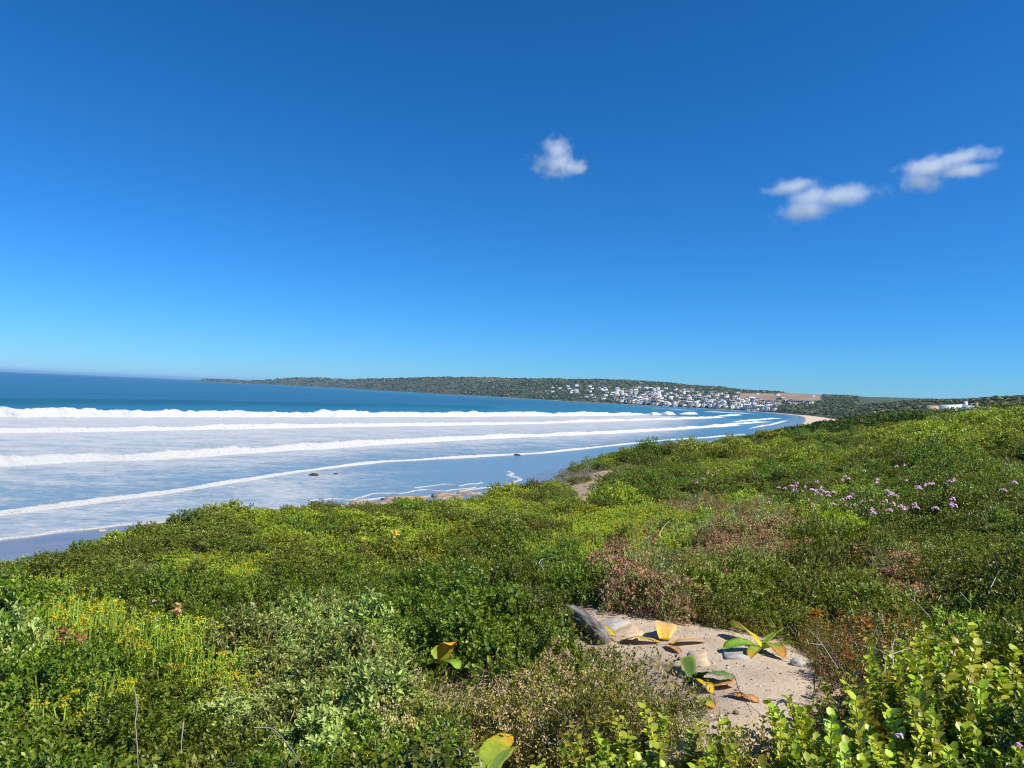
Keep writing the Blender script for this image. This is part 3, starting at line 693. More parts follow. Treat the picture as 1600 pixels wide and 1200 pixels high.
lowT = ([955, 1000, 1050, 1100, 1150, 1200], [622, 627, 630, 633.5, 636, 639]); lowB = ([955, 1000, 1050, 1100, 1150, 1200], [626, 631, 634, 637, 640, 642.5])
upT = ([955, 1000, 1050, 1100, 1130, 1160, 1190], [609, 606, 608, 611.5, 614, 620, 627]); upM = ([955, 1000, 1050, 1100, 1150, 1190], [616, 617, 619, 622, 628, 633])
town(95, 960, 1212, lowT, lowB, 'above the beach', 'houses in the beach front rows of the town')
town(125, 957, 1205, upM, lowT, 'halfway up the town', 'houses halfway up the town')
town(100, 957, 1190, upT, upM, 'in the upper town', 'houses in the upper streets of the town')
town(22, 1195, 1268, ([1195, 1268], [625, 627]), ([1195, 1268], [636, 632]), 'at the right end of town', 'houses at the right end of town')
for px, py in [(1152, 614.2), (1183, 616), (1214, 617.5), (1270, 619.5)]:
    place_house(px, py, 'standing alone on the skyline', 'houses on the skyline', force=1, white=1)

rg = np.random.default_rng(5)
def sample_hill(n, r0, r1, t0, t1, rpow=1.0):
    t = np.radians(rg.uniform(t0, t1, n)); r = np.exp(rg.uniform(math.log(r0), math.log(r1), n)); return np.column_stack([r * np.sin(t), r * np.cos(t)])
HX = np.array(house_xy)
xy = np.vstack([sample_hill(17000, 260, 1100, 6, 44), sample_hill(30000, 1050, 2100, -18, 26), sample_hill(12000, 2000, 5600, -27, 4)])
s_ = shore_s(xy[:, 0], xy[:, 1]); rx = np.hypot(xy[:, 0], xy[:, 1]); ww_ = beach_width(xy[:, 0], xy[:, 1])
px_, py_, _ = project(np.column_stack([xy, ground(xy[:, 0], xy[:, 1])]))
ok = (s_ > ww_ * 1.08 + 1) & ~((px_ > 1154) & (px_ < 1287) & (py_ > 613.5) & (py_ < 626.5) & (rx > 1100))
ok &= rg.random(len(xy)) < np.where(fbm(xy[:, 0] * .012, xy[:, 1] * .012, 40, 4) > .40, 1, .35)
dmin = np.full(len(xy), 1e9)
for i in range(0, len(HX)): dmin = np.minimum(dmin, (xy[:, 0] - HX[i, 0]) ** 2 + (xy[:, 1] - HX[i, 1]) ** 2)
ok &= dmin > 6.5 ** 2
xy = xy[ok]; rx = rx[ok]
size = np.interp(rx, [260, 1000, 2000, 5000], [1.3, 2.0, 3.0, 6.5]) * (.6 + .8 * rg.random(len(xy)))
HP = [((.030, .048, .016), 5), ((.045, .062, .020), 5), ((.06, .075, .028), 3), ((.10, .10, .05), 1), ((.022, .034, .014), 3), ((.24, .19, .12), 1.3)]
scrub_blobs('hillside_scrub', xy, size, HP, 6, 'dark green scrub covering the headland and the hills round the bay', .55)

# rocks of the shore
def rock(px, py, size, mat, seed, label, flat=.35, off=0.0, sea=False):
    P = on_sea(px, py) if sea else hit(px, py)
    rgk = np.random.default_rng(seed)
    import bmesh
    bm = bmesh.new(); bmesh.ops.create_icosphere(bm, subdivisions=3, radius=1.0)
    V = np.array([v.co[:] for v in bm.verts]); F = np.array([[v.index for v in f.verts] for f in bm.faces]); bm.free()
    nf = 1 + .7 * (fbm(V[:, 0] * 1.7 + seed, V[:, 1] * 1.7 + V[:, 2], seed, 3) - .5) + .35 * (fbm(V[:, 0] * 4 + seed, V[:, 2] * 4 + V[:, 1] * 3, seed + 1, 2) - .5)
    V = V * nf[:, None] * np.array([size, size * rgk.uniform(.5, .8), size * flat])
    V[:, 2] = np.round(V[:, 2] / (size * .09)) * size * .09 * .6 + V[:, 2] * .4
    o = link('rock', mesh_np('rock', V, F, mats=[mat])); o.location = P + np.array([0, 0, off]); o.rotation_euler = (0, 0, rgk.uniform(0, 3))
    return tag(o, label, 'rock')
rocks = [(492, 796, 1.0, 'small brown rock at the left end of the shore rocks'), (508, 798, 1.9, 'brown rock shelf lying across the edge of the wet sand'), (535, 794, 1.4, 'low brown rock behind the shore rock shelf'), (575, 787, 2.2, 'broad brown rock ledge just above the dune shrubs'), (620, 781, 2.4, 'long brown rock ledge in the middle of the shore rocks'),
         (655, 779, 1.8, 'sandy brown rock beside the long shore ledge'), (700, 776, 2.4, 'pale brown rock ledge right of the long shore ledge'), (735, 771, 1.6, 'pale rock at the right end of the shore rocks'), (600, 776, .9, 'small wet rock awash in the swash')]
for i, (px, py, s, lb) in enumerate(rocks): rock(px, py, s * 1.15, M_ROCK, 60 + i, lb, flat=.10, off=-.02)
for i, (px, py, s, lb) in enumerate([(490, 743, .75, 'black rock showing in the surf left of centre'), (525, 741, .4, 'tiny black rock in the surf beside the larger one'), (808, 711.5, .8, 'black rock in the last line of foam before the dune spur'), (1245, 672.5, 4.5, 'long black rock on the wet sand at the bay end'), (1268, 668.5, 5.0, 'dark flat rocks on the sand nearest the bay end'), (1222, 677, 3, 'dark rock on the wet sand by the dune edge'), (160, 829, .35, 'small pale lump of driftwood left on the wet sand')]):
    rock(px, py, s, M_DARKROCK if i < 6 else M_SLAB, 80 + i, lb, flat=.3, sea=i < 3, off=.1 if i < 3 else 0)

# ------------------------------------------------------------------ the white house on the right-hand hill
def box(g, x0, x1, y0, y1, z0, z1, col=(1, 1, 1)):
    V = np.array([(x, y, z) for z in (z0, z1) for x, y in ((x0, y0), (x1, y0), (x1, y1), (x0, y1))])
    g.add(V, [(0, 1, 5, 4), (1, 2, 6, 5), (2, 3, 7, 6), (3, 0, 4, 7), (4, 5, 6, 7), (3, 2, 1, 0)], col)
HD = 170.0; u_ = HD / FPX
hb = at_depth(1513, 643, HD); hz = ground(np.array([hb[0]]), np.array([hb[1]]))[0]
def hz_at(py): return at_depth(1513, py, HD)[2] - hz
root = bpy.data.objects.new('house', None); COL.objects.link(root); root.location = (hb[0], hb[1], hz); root.rotation_euler = (0, 0, -math.atan2(hb[0], hb[1]) + .05)
zt = hz_at(632.5)
g = Geo(); box(g, -38 * u_, -9 * u_, -1, 6, -1, zt - .25); o = link('wall', g.mesh('wall', M_WALL), root); o.color = (.80, .80, .79, 1)
g = Geo(); box(g, -8.9 * u_, 38 * u_, -2.4, 6, -1, zt - .45); o2 = link('wall', g.mesh('wall', M_WALL), root); o2.color = (.82, .82, .82, 1)
# sloping parapets
for x0, x1, za, zb, yy in ((-39.5, -8.5, zt - .5, zt + .05, -1.1), (-8.9, 38.5, zt + .02, zt - .75, -2.5)):
    g = Geo(); V = np.array([(x0 * u_, yy, -1), (x1 * u_, yy, -1), (x1 * u_, yy, zb), (x0 * u_, yy, za), (x0 * u_, yy + .3, -1), (x1 * u_, yy + .3, -1), (x1 * u_, yy + .3, zb), (x0 * u_, yy + .3, za)])
    g.add(V, [(0, 1, 2, 3), (5, 4, 7, 6), (3, 2, 6, 7), (1, 5, 6, 2), (4, 0, 3, 7)], (1, 1, 1)); o = link('parapet', g.mesh('parapet', M_WALL), root); o.color = (.82, .82, .82, 1)
g = Geo(); box(g, -41 * u_, -8 * u_, -.7, 6.5, zt - .25, zt - .1); o = link('roof', g.mesh('roof', M_ROOF), root); o.color = (.4, .42, .45, 1)
for cx, wch, ztop, colr in ((-3.5, 4.8, hz_at(627.5), (.80, .80, .80, 1)), (10.5, 4.2, hz_at(628.5), (.42, .28, .2, 1)), (4, 2.2, hz_at(631), (.45, .3, .22, 1))):
    g = Geo(); box(g, (cx - wch / 2) * u_, (cx + wch / 2) * u_, .2, 1.0, zt - 1, ztop)
    o = link('chimney', g.mesh('chimney', M_WALL), root); o.color = colr
    g = Geo(); box(g, (cx - wch / 2 - .5) * u_, (cx + wch / 2 + .5) * u_, .1, 1.1, ztop + .002, ztop + .09); c2 = link('chimney_cap', g.mesh('chimney_cap', M_WALL), o); c2.color = colr
for cx, w_ in ((12.5, 4.5), (5.5, 2.6), (26, 3)):
    g = Geo(); box(g, (cx - w_ / 2) * u_, (cx + w_ / 2) * u_, -2.56, -2.48, zt - 1.75, zt - 1.05); link('window', g.mesh('window', M_GLASS), root)
tag(root, 'long low white house with two chimneys behind shrubs on the right-hand hill', 'house')
hb2 = at_depth(1457, 640, 185); u2 = 185 / FPX; z2 = ground(np.array([hb2[0]]), np.array([hb2[1]]))[0]
root = bpy.data.objects.new('outbuilding', None); COL.objects.link(root); root.location = (hb2[0], hb2[1], z2); root.rotation_euler = (0, 0, -math.atan2(hb2[0], hb2[1]))
zt2 = at_depth(1457, 633.5, 185)[2] - z2
g = Geo(); box(g, -11 * u2, 10.5 * u2, -1.5, 3, -1, zt2); o = link('wall', g.mesh('wall', M_WALL), root); o.color = (.47, .35, .26, 1)
g = Geo(); box(g, -10 * u2, 9.5 * u2, -1.7, 3.2, zt2 + .003, zt2 + .14); o = link('roof', g.mesh('roof', M_ROOF), root); o.color = (.14, .09, .08, 1)
tag(root, 'small flat roofed brown outbuilding left of the white house', 'outbuilding')
g = Geo(); 
gp = at_depth(1555, 641, 172); zg = ground(np.array([gp[0]]), np.array([gp[1]]))[0]

# ------------------------------------------------------------------ shrub kinds
def dome(rg, n, R, H, nl=9, qmin=.62, low=.0):
    az = rg.uniform(0, 2 * math.pi, n); cz_ = low + (1 - low) * rg.random(n) ** .75; sn = np.sqrt(1 - cz_ ** 2)
    d = np.column_stack([sn * np.cos(az), sn * np.sin(az), cz_])
    ld = rg.normal(size=(nl, 3)); ld[:, 2] = np.abs(ld[:, 2]) * .8; ld /= np.linalg.norm(ld, axis=1)[:, None]
    lob = np.exp(-(1 - d @ ld.T) / .045).max(1)
    fac = (.60 + .50 * lob) * (qmin + (1 - qmin) * rg.random(n) ** .5)
    P = d * np.array([R, R, H]) * fac[:, None]
    nn = d / np.array([R, R, H]); nn /= np.linalg.norm(nn, axis=1)[:, None]
    return P, nn
def sprigs(g, rg, P, nn, tl, lpt, Lf, Wf, pal, tipc=None, up=.45, rnd=.45, oval=False, spread=.95, fold=.22, cup=0.0, jit=.3, tipw=.5):
    n = len(P); T = nn * .6 + np.array([0, 0, up]) + rg.normal(size=(n, 3)) * rnd; T /= np.linalg.norm(T, axis=1)[:, None]
    A = np.cross(T, np.array([.3, .5, .8])); A /= np.linalg.norm(A, axis=1)[:, None]; B = np.cross(T, A)
    base = pick(pal, n, rg)
    for j in range(lpt):
        f = (j + .5) / lpt; ang = j * 2.4 + rg.uniform(0, .8, n)
        rad = np.cos(ang)[:, None] * A + np.sin(ang)[:, None] * B
        sp = spread * (1.15 - .55 * f)
        Dv = T * (1 - .45 * sp) + rad * sp + rg.normal(size=(n, 3)) * .12
        Nn = T * .8 - rad * .35 + rg.normal(size=(n, 3)) * jit
        c = base * (.42 + 1.16 * rg.random((n, 1)) ** 1.3)
        if tipc is not None: c = c * (1 - tipw * f ** 2) + np.array(tipc) * (.8 + .4 * rg.random((n, 1))) * tipw * f ** 2
        s_ = (.75 + .5 * rg.random(n)) * (1.05 - .25 * f)
        g.leaves(P + T * (tl * f), Dv, Nn, Lf * s_, Wf * s_, c, oval, fold, cup)
    return T
def stems(rg, n, R, H, col, rad=.004, name='stems'):
    g = Geo()
    P, nn = dome(rg, n, R, H, qmin=.5)
    for p in P:
        m_ = p * .5 + rg.normal(size=3) * R * .08; m_[2] = abs(m_[2])
        g.tube([(p[0] * .08, p[1] * .08, -.08), m_, p * .97], [rad * 1.6, rad * 1.1, rad * .6], np.array(col) * rg.uniform(.7, 1.2), 3)
    return g.mesh(name, M_TWIG)
BARK = (.16, .12, .085)
PROTO = {}
def proto(key, name, cat, look, parts, R, H): PROTO.setdefault(key, []).append(dict(name=name, cat=cat, look=look, parts=parts, R=R, H=H))

for v in range(3):                                        # A small-leaved dark shrub, the common mat
    r_ = np.random.default_rng(100 + v); g = Geo(); P, nn = dome(r_, 900, .6, .46, 18)
    sprigs(g, r_, P, nn, .065, 9, .031, .020, [((.028, .062, .008), 4), ((.045, .085, .012), 4), ((.08, .125, .016), 2)], (.15, .19, .025), rnd=.4)
    proto('A', 'small_leaved_shrub', 'shrub', 'dark green small leaved shrub', [('foliage', g.mesh('foliage', M_LEAF)), ('stems', stems(r_, 26, .6, .46, BARK))], .6, .46)
for v in range(2):                                        # O olive
    r_ = np.random.default_rng(130 + v); g = Geo(); P, nn = dome(r_, 900, .6, .45, 18)
    sprigs(g, r_, P, nn, .065, 8, .032, .018, [((.056, .084, .014), 4), ((.078, .108, .02), 3), ((.045, .07, .012), 3), ((.12, .115, .03), 1)], (.16, .18, .035), rnd=.5)
    proto('O', 'olive_shrub', 'shrub', 'olive green shrub', [('foliage', g.mesh('foliage', M_LEAF)), ('stems', stems(r_, 24, .6, .45, BARK))], .6, .45)
for v in range(2):                                        # M fresh green
    r_ = np.random.default_rng(150 + v); g = Geo(); P, nn = dome(r_, 760, .6, .45, 18)
    sprigs(g, r_, P, nn, .07, 8, .038, .023, [((.095, .142, .016), 4), ((.125, .175, .02), 4), ((.07, .105, .014), 2)], (.24, .27, .035), rnd=.45)
    proto('M', 'fresh_green_shrub', 'shrub', 'fresh green leafy shrub', [('foliage', g.mesh('foliage', M_LEAF)), ('stems', stems(r_, 24, .6, .45, BARK))], .6, .45)
for v in range(2):                                        # B grey-green broad leaves, pale upright shoots
    r_ = np.random.default_rng(200 + v); g = Geo(); P, nn = dome(r_, 560, .5, .5, 10)
    sprigs(g, r_, P, nn, .075, 9, .046, .019, [((.10, .145, .050), 4), ((.14, .19, .070), 4), ((.065, .10, .032), 2)], (.26, .30, .12), rnd=.4, oval=True, jit=.35)
    s = Geo(); P, nn = dome(r_, 46, .5, .5, 10, qmin=.9, low=.25)
    for p in P:
        d_ = np.array([r_.normal() * .25, r_.normal() * .25, 1]) * r_.uniform(.05, .10); c_ = np.array((.25, .24, .13)) * r_.uniform(.7, 1.15)
        s.tube([p, p + d_ * .6, p + d_ + r_.normal(size=3) * .008], [.002, .004, .0015], c_, 4)
        k = 10; q = p + d_ * r_.uniform(.3, 1, (k, 1)); s.leaves(q, d_ / np.linalg.norm(d_) + r_.normal(size=(k, 3)) * .45, r_.normal(size=(k, 3)), .018, .006, c_)
    proto('B', 'broad_leaved_shrub', 'shrub', 'grey green broad leaved shrub', [('foliage', g.mesh('foliage', M_GLOSS)), ('shoots', s.mesh('shoots', M_LEAF)), ('stems', stems(r_, 24, .5, .5, BARK))], .5, .5)
for v in range(3):                                        # C yellow flowers on upright stems
    r_ = np.random.default_rng(230 + v); g = Geo(); s = Geo(); fl = Geo()
    for i in range(58):
        a = r_.uniform(0, 6.28); q = .30 * math.sqrt(r_.random()); b = np.array([q * math.cos(a), q * math.sin(a), -.05]); h = .50 * r_.uniform(.7, 1.1) * (1 - .45 * (q / .34) ** 2)
        t = b + np.array([b[0] * .35 + r_.normal() * .02, b[1] * .35 + r_.normal() * .02, h + .05]); c_ = np.array((.155, .24, .055)) * r_.uniform(.75, 1.3)
        s.tube([b, (b + t) / 2 + r_.normal(size=3) * .01, t], [.006, .007, .004], c_, 4)
        k = 26; f = r_.uniform(.15, 1, k)[:, None]; ax = (t - b) / np.linalg.norm(t - b)
        g.leaves(b + (t - b) * f, ax * .8 + r_.normal(size=(k, 3)) * .38, r_.normal(size=(k, 3)), .034, .009, c_ * r_.uniform(.8, 1.25, (k, 1)))
        if r_.random() < .45: continue
        k = 18; q = t + r_.normal(size=(k, 3)) * np.array([.014, .014, .008]); yc = np.array((.62, .54, .03)) if r_.random() < .65 else np.array((.36, .42, .05))
        fl.leaves(q, r_.normal(size=(k, 3)) * .7 + np.array([0, 0, .35]), r_.normal(size=(k, 3)) * .4 + np.array([0, 0, 1]), .015, .013, yc * r_.uniform(.75, 1.15, (k, 1)))
    proto('C', 'yellow_flowering_bush', 'bush', 'yellow flowered upright bush', [('stems', s.mesh('stems', M_LEAF)), ('foliage', g.mesh('foliage', M_LEAF)), ('flowers', fl.mesh('flowers', M_PETAL))], .34, .5)
def round_shoot(seed):                                    # D round waxy leaves in pairs along upright shoots
    r_ = np.random.default_rng(seed); g = Geo(); h = r_.uniform(.36, .50); b = np.array([0, 0, -.03]); t = np.array([r_.normal() * .03, r_.normal() * .03, h]); mid = (b + t) / 2 + r_.normal(size=3) * .012
    g.tube([b, mid, t], [.005, .004, .0025], np.array((.22, .16, .08)) * r_.uniform(.8, 1.2), 4)
    base = np.array((.145, .20, .020)) * r_.uniform(.75, 1.25)
    if r_.random() < .25: base = np.array((.19, .21, .022))
    npair = 14
    for j in range(npair):
        f = .22 + .78 * (j + 1) / npair; q = b * (1 - f) ** 2 + 2 * mid * f * (1 - f) + t * f * f
        ax = (t - mid); ax /= np.linalg.norm(ax); A_ = np.cross(ax, (.3, .5, .8)); A_ /= np.linalg.norm(A_); B_ = np.cross(ax, A_)
        an = j * 1.57 + r_.uniform(-.35, .35); rad = math.cos(an) * A_ + math.sin(an) * B_; sz = .060 * (1.12 - .42 * f) * r_.uniform(.8, 1.25)
        Dv = np.array([ax * .6 + rad * .8, ax * .6 - rad * .8]) + r_.normal(size=(2, 3)) * .15; Nn = np.array([ax - rad * .6, ax + rad * .6])
        g.leaves(np.array([q, q]), Dv, Nn, sz, sz * .84, base * r_.uniform(.75, 1.25, (2, 1)), True, .10, .06)
    return g.mesh('shoot', M_GLOSS)
SHOOT = [round_shoot(260 + i) for i in range(10)]
for v in range(2):
    r_ = np.random.default_rng(280 + v); parts = []
    for i in range(60):
        a_ = r_.uniform(0, 6.28); q = .36 * math.sqrt(r_.random()); k_ = q / .36
        parts.append(('shoot', SHOOT[r_.integers(10)], Matrix.LocRotScale(Vector((q * math.cos(a_), q * math.sin(a_), 0)), Vector((0, 0, 1)).rotation_difference(Vector((k_ * .45 * math.cos(a_) + r_.normal() * .12, k_ * .45 * math.sin(a_) + r_.normal() * .12, 1))) , Vector((1, 1, 1)) * (1.08 - .25 * k_) * r_.uniform(.75, 1.1))))
    proto('D', 'round_leaved_shrub', 'shrub', 'waxy round leaved shrub', parts, .40, .5)
for v in range(2):                                        # E small leaves with dry beige flower heads
    r_ = np.random.default_rng(300 + v); g = Geo(); P, nn = dome(r_, 620, .42, .36, 10)
    sprigs(g, r_, P, nn, .05, 8, .022, .009, [((.075, .10, .024), 4), ((.12, .14, .03), 3), ((.06, .085, .03), 3)], (.17, .17, .05), rnd=.55)
    fl = Geo(); P, nn = dome(r_, 430, .45, .39, 10, qmin=.85)
    for p in P:
        k = 9; fl.leaves(p + r_.normal(size=(k, 3)) * .009, r_.normal(size=(k, 3)) + np.array([0, 0, .5]), r_.normal(size=(k, 3)), .012, .009, pick([((.60, .44, .27), 4), ((.50, .32, .19), 3), ((.66, .52, .31), 2), ((.52, .46, .08), 3)], 1, r_) * r_.uniform(.7, 1.2, (k, 1)))
    proto('E', 'dry_flowered_shrub', 'shrub', 'shrub with beige flower heads', [('foliage', g.mesh('foliage', M_LEAF)), ('flower_heads', fl.mesh('flower_heads', M_PETAL)), ('stems', stems(r_, 40, .42, .36, (.22, .17, .12), .003))], .42, .36)
for v in range(2):                                        # F silvery leaves with russet seed heads
    r_ = np.random.default_rng(320 + v); g = Geo(); P, nn = dome(r_, 800, .55, .45, 10)
    sprigs(g, r_, P, nn, .05, 8, .024, .011, [((.11, .14, .075), 4), ((.16, .19, .11), 4), ((.06, .09, .03), 3)], (.19, .22, .13), rnd=.5)
    fl = Geo(); P, nn = dome(r_, 460, .58, .48, 10, qmin=.9)
    for p in P:
        k = 8; fl.leaves(p + r_.normal(size=(k, 3)) * .010, r_.normal(size=(k, 3)) + np.array([0, 0, .3]), r_.normal(size=(k, 3)), .024, .017, pick([((.46, .27, .16), 4), ((.55, .37, .24), 3), ((.36, .17, .09), 2)], 1, r_) * r_.uniform(.7, 1.2, (k, 1)))
    proto('F', 'seed_headed_shrub', 'shrub', 'shrub with russet seed heads', [('foliage', g.mesh('foliage', M_LEAF)), ('seed_heads', fl.mesh('seed_heads', M_PETAL)), ('stems', stems(r_, 26, .55, .45, BARK))], .55, .45)
for v in range(2):                                        # G leafy shrub that carries the pink flowers
    r_ = np.random.default_rng(340 + v); g = Geo(); P, nn = dome(r_, 1000, .55, .44, 10)
    sprigs(g, r_, P, nn, .055, 8, .027, .018, [((.045, .088, .014), 4), ((.065, .115, .018), 4), ((.16, .10, .04), 1)], (.13, .17, .03), rnd=.5)
    proto('G', 'pink_flowering_shrub', 'shrub', 'dark leafy shrub', [('foliage', g.mesh('foliage', M_LEAF)), ('stems', stems(r_, 24, .55, .44, BARK))], .55, .44)
for v in range(2):                                        # K rusty dry twigs and leaves
    r_ = np.random.default_rng(360 + v); g = Geo(); P, nn = dome(r_, 360, .40, .40, 9)
    sprigs(g, r_, P, nn, .06, 7, .022, .010, [((.17, .085, .022), 3), ((.10, .10, .03), 4), ((.055, .07, .02), 4), ((.26, .12, .03), 1)], None, rnd=.6)
    proto('K', 'rusty_shrub', 'shrub', 'rusty leaved sparse shrub', [('foliage', g.mesh('foliage', M_LEAF)), ('stems', stems(r_, 70, .42, .42, (.3, .25, .2), .0028))], .40, .40)
for v in range(2):                                        # L bright open shrub with roundish small leaves
    r_ = np.random.default_rng(380 + v); g = Geo(); P, nn = dome(r_, 520, .45, .48, 10)
    sprigs(g, r_, P, nn, .08, 8, .026, .020, [((.12, .185, .025), 4), ((.16, .22, .035), 3), ((.08, .13, .02), 3)], (.22, .26, .04), rnd=.5, oval=True)
    proto('L', 'bright_leaved_shrub', 'shrub', 'light green open shrub', [('foliage', g.mesh('foliage', M_GLOSS)), ('stems', stems(r_, 36, .45, .48, (.26, .19, .11), .0035))], .45, .48)
def twig_tree(rg, g, p, d, ln, rad, lev, col):
    e = p + d * ln + rg.normal(size=3) * ln * .12; m_ = (p + e) / 2 + rg.normal(size=3) * ln * .08
    g.tube([p, m_, e], [rad, rad * .85, rad * .65], np.array(col) * rg.uniform(.7, 1.2), 3)
    if lev == 0: return
    for k in range(rg.integers(2, 4)):
        nd = d + rg.normal(size=3) * .6; nd[2] += .05; nd /= np.linalg.norm(nd); twig_tree(rg, g, e if k else m_, nd, ln * rg.uniform(.55, .85), rad * .62, lev - 1, col)
for v in range(3):                                        # H dead twiggy bush
    r_ = np.random.default_rng(400 + v); g = Geo()
    for i in range(16):
        d_ = np.array([r_.normal(), r_.normal(), 1.1]); d_ /= np.linalg.norm(d_); twig_tree(r_, g, np.array([0, 0, -.03]) + r_.normal(size=3) * .04, d_, .16, .004, 4, (.30, .27, .26))
    proto('H', 'dead_bush', 'bush', 'leafless grey dead bush', [('twigs', g.mesh('twigs', M_TWIG))], .42, .42)

# ------------------------------------------------------------------ where each kind grows (regions of the photograph projected on the slope)
ZONES = [
         (1580, 1110, 120, 120, 'D', .75), (1330, 1140, 240, 75, 'D', .9), (1060, 1165, 170, 60, 'D', .9),
(130, 962, 100, 26, 'C', .8), (240, 1010, 150, 42, 'C', .75), (110, 1075, 70, 40, 'C', .5), (350, 872, 80, 20, 'C', .8), (1000, 815, 95, 20, 'C', .85), (905, 838, 50, 18, 'C', .85), (1020, 850, 22, 16, 'C', .8), (60, 905, 70, 14, 'C', .45), (480, 830, 40, 12, 'C', .6), (740, 800, 120, 22, 'C', .4), (900, 800, 70, 25, 'C', .35),
         (215, 885, 40, 28, 'H', .7), (845, 878, 28, 18, 'H', .8), (445, 855, 25, 12, 'H', .6), (965, 745, 40, 9, 'H', .7), (880, 748, 18, 9, 'H', .8), (920, 742, 18, 6, 'H', .7),
         (480, 1020, 170, 100, 'B', .9), (70, 1040, 90, 60, 'B', .45), (580, 1130, 90, 60, 'B', .4), (300, 1110, 90, 60, 'B', .25),
         (960, 1065, 140, 70, 'E', .9), (800, 1130, 130, 75, 'E', .75), (700, 1120, 80, 60, 'E', .3),
         (1275, 985, 45, 55, 'K', .8), (1370, 985, 80, 60, 'K', .6), (1490, 1020, 60, 40, 'K', .35), (1570, 975, 75, 80, 'L', .85), (1460, 1040, 70, 40, 'L', .5),
         (1130, 830, 160, 50, 'F', .8), (1030, 875, 80, 38, 'F', .75), (1430, 850, 66, 42, 'F', .85),
         (1340, 770, 150, 45, 'G', .75), (1560, 760, 70, 45, 'G', .7), (1040, 748, 90, 14, 'G', .3), (1530, 682, 150, 26, 'M', .85), (1100, 720, 160, 14, 'M', .6), (760, 820, 200, 25, 'M', .45)]
def kind_at(px, py, r, nz, u):
    for (cx, cy, ax, ay, k, p) in ZONES:
        if ((px - cx) / ax) ** 2 + ((py - cy) / ay) ** 2 < 1:
            if u < p: return k
            u = (u - p) / (1 - p)
    if r < 11: return 'A' if nz < .60 or px < 1000 else 'O'
    if nz < .42: return 'A'
    if nz < .52: return 'O'
    return 'M' if (u < .8) else 'A'
LAND = [(213, 1140, 'the long bare stem'), (430, 1155, 'the bent dead branch'), (690, 1025, 'the orange strap leaves'), (775, 1180, 'the large green strap leaf'), (925, 985, 'the driftwood log'), (1040, 990, 'the upright tan leaf'),
        (1180, 1005, 'the yellow green strap leaves'), (1110, 1080, 'the middle of the path'), (1435, 940, 'the forked white twig'), (1395, 1020, 'the branching white twig'), (1560, 900, 'the white twig by the edge'), (1280, 1000, 'the grey fanning twig'),
        (1050, 815, 'the pale arching stem'), (850, 880, 'the grey wooden fork'), (242, 955, 'the two left pink flowers'), (1260, 762, 'the leftmost pink patch'), (1400, 795, 'the lowest pink patch'), (1575, 760, 'the rightmost pink flowers'), (1420, 729, 'the highest pink patch'),
        (100, 995, 'the reddish wilted leaves'), (615, 838, 'the large yellow flower'), (925, 760, 'the bare sand scar'), (620, 782, 'the brown shore rocks'), (1500, 640, 'the white house'), (160, 830, 'the lump on the sand'), (1105, 745, 'the small pink spur flowers'), (1300, 660, 'the far bay beach'), (950, 712, 'the dune spur top')]
def where(px, py, r):
    x, y, nm = min(LAND, key=lambda a: (px - a[0]) ** 2 + 1.6 * (py - a[1]) ** 2)
    dx, dy = px - x, (py - y) * 1.6
    return ('left of ' if dx < 0 else 'right of ') + nm if abs(dx) > abs(dy) else ('behind ' if dy < 0 else 'in front of ') + nm
PATHPX = np.array([(872, 948), (1000, 970), (1120, 988), (1235, 1012), (1262, 1050), (1250, 1092), (1205, 1122), (1150, 1128), (1112, 1135), (1100, 1110), (1103, 1088), (1085, 1062), (1050, 1040), (1030, 1018), (960, 1004), (925, 985)], float)
SCARPX = np.array([(886, 768), (902, 757), (926, 755), (938, 736), (947, 737), (952, 750), (940, 764), (924, 773), (904, 778)], float)
ACC = []                                                  # x, y, spacing
keepout = [(hit(690, 1030, .3)[:2], .17), (hit(1180, 1008)[:2], .28), (hit(1040, 1000)[:2], .2), (hit(1100, 1070)[:2], .25), (hit(775, 1185, .28)[:2], .16)]
LOGP = hit(922, 990)[:2]; keepout.append((LOGP, .16))
CLEAR = [(672, 724, 1004, 1044, hit(690, 1036, .25)[1] + .12), (736, 812, 1146, 1200, hit(770, 1190, .25)[1] + .12)]
SPACE = dict(A=.43, O=.43, M=.43, B=.34, C=.22, D=.27, E=.29, F=.38, G=.38, K=.33, L=.33, H=.33)
placed = {}
GSHR = []
def visible(P):
    c = np.array([0, 0, CAMZ]); f = np.linspace(.15, .93, 30)[:, None]; q = c + (P - c) * f
    return np.all(ground(q[:, 0], q[:, 1]) < q[:, 2] + .75)
rs = np.random.default_rng(11)
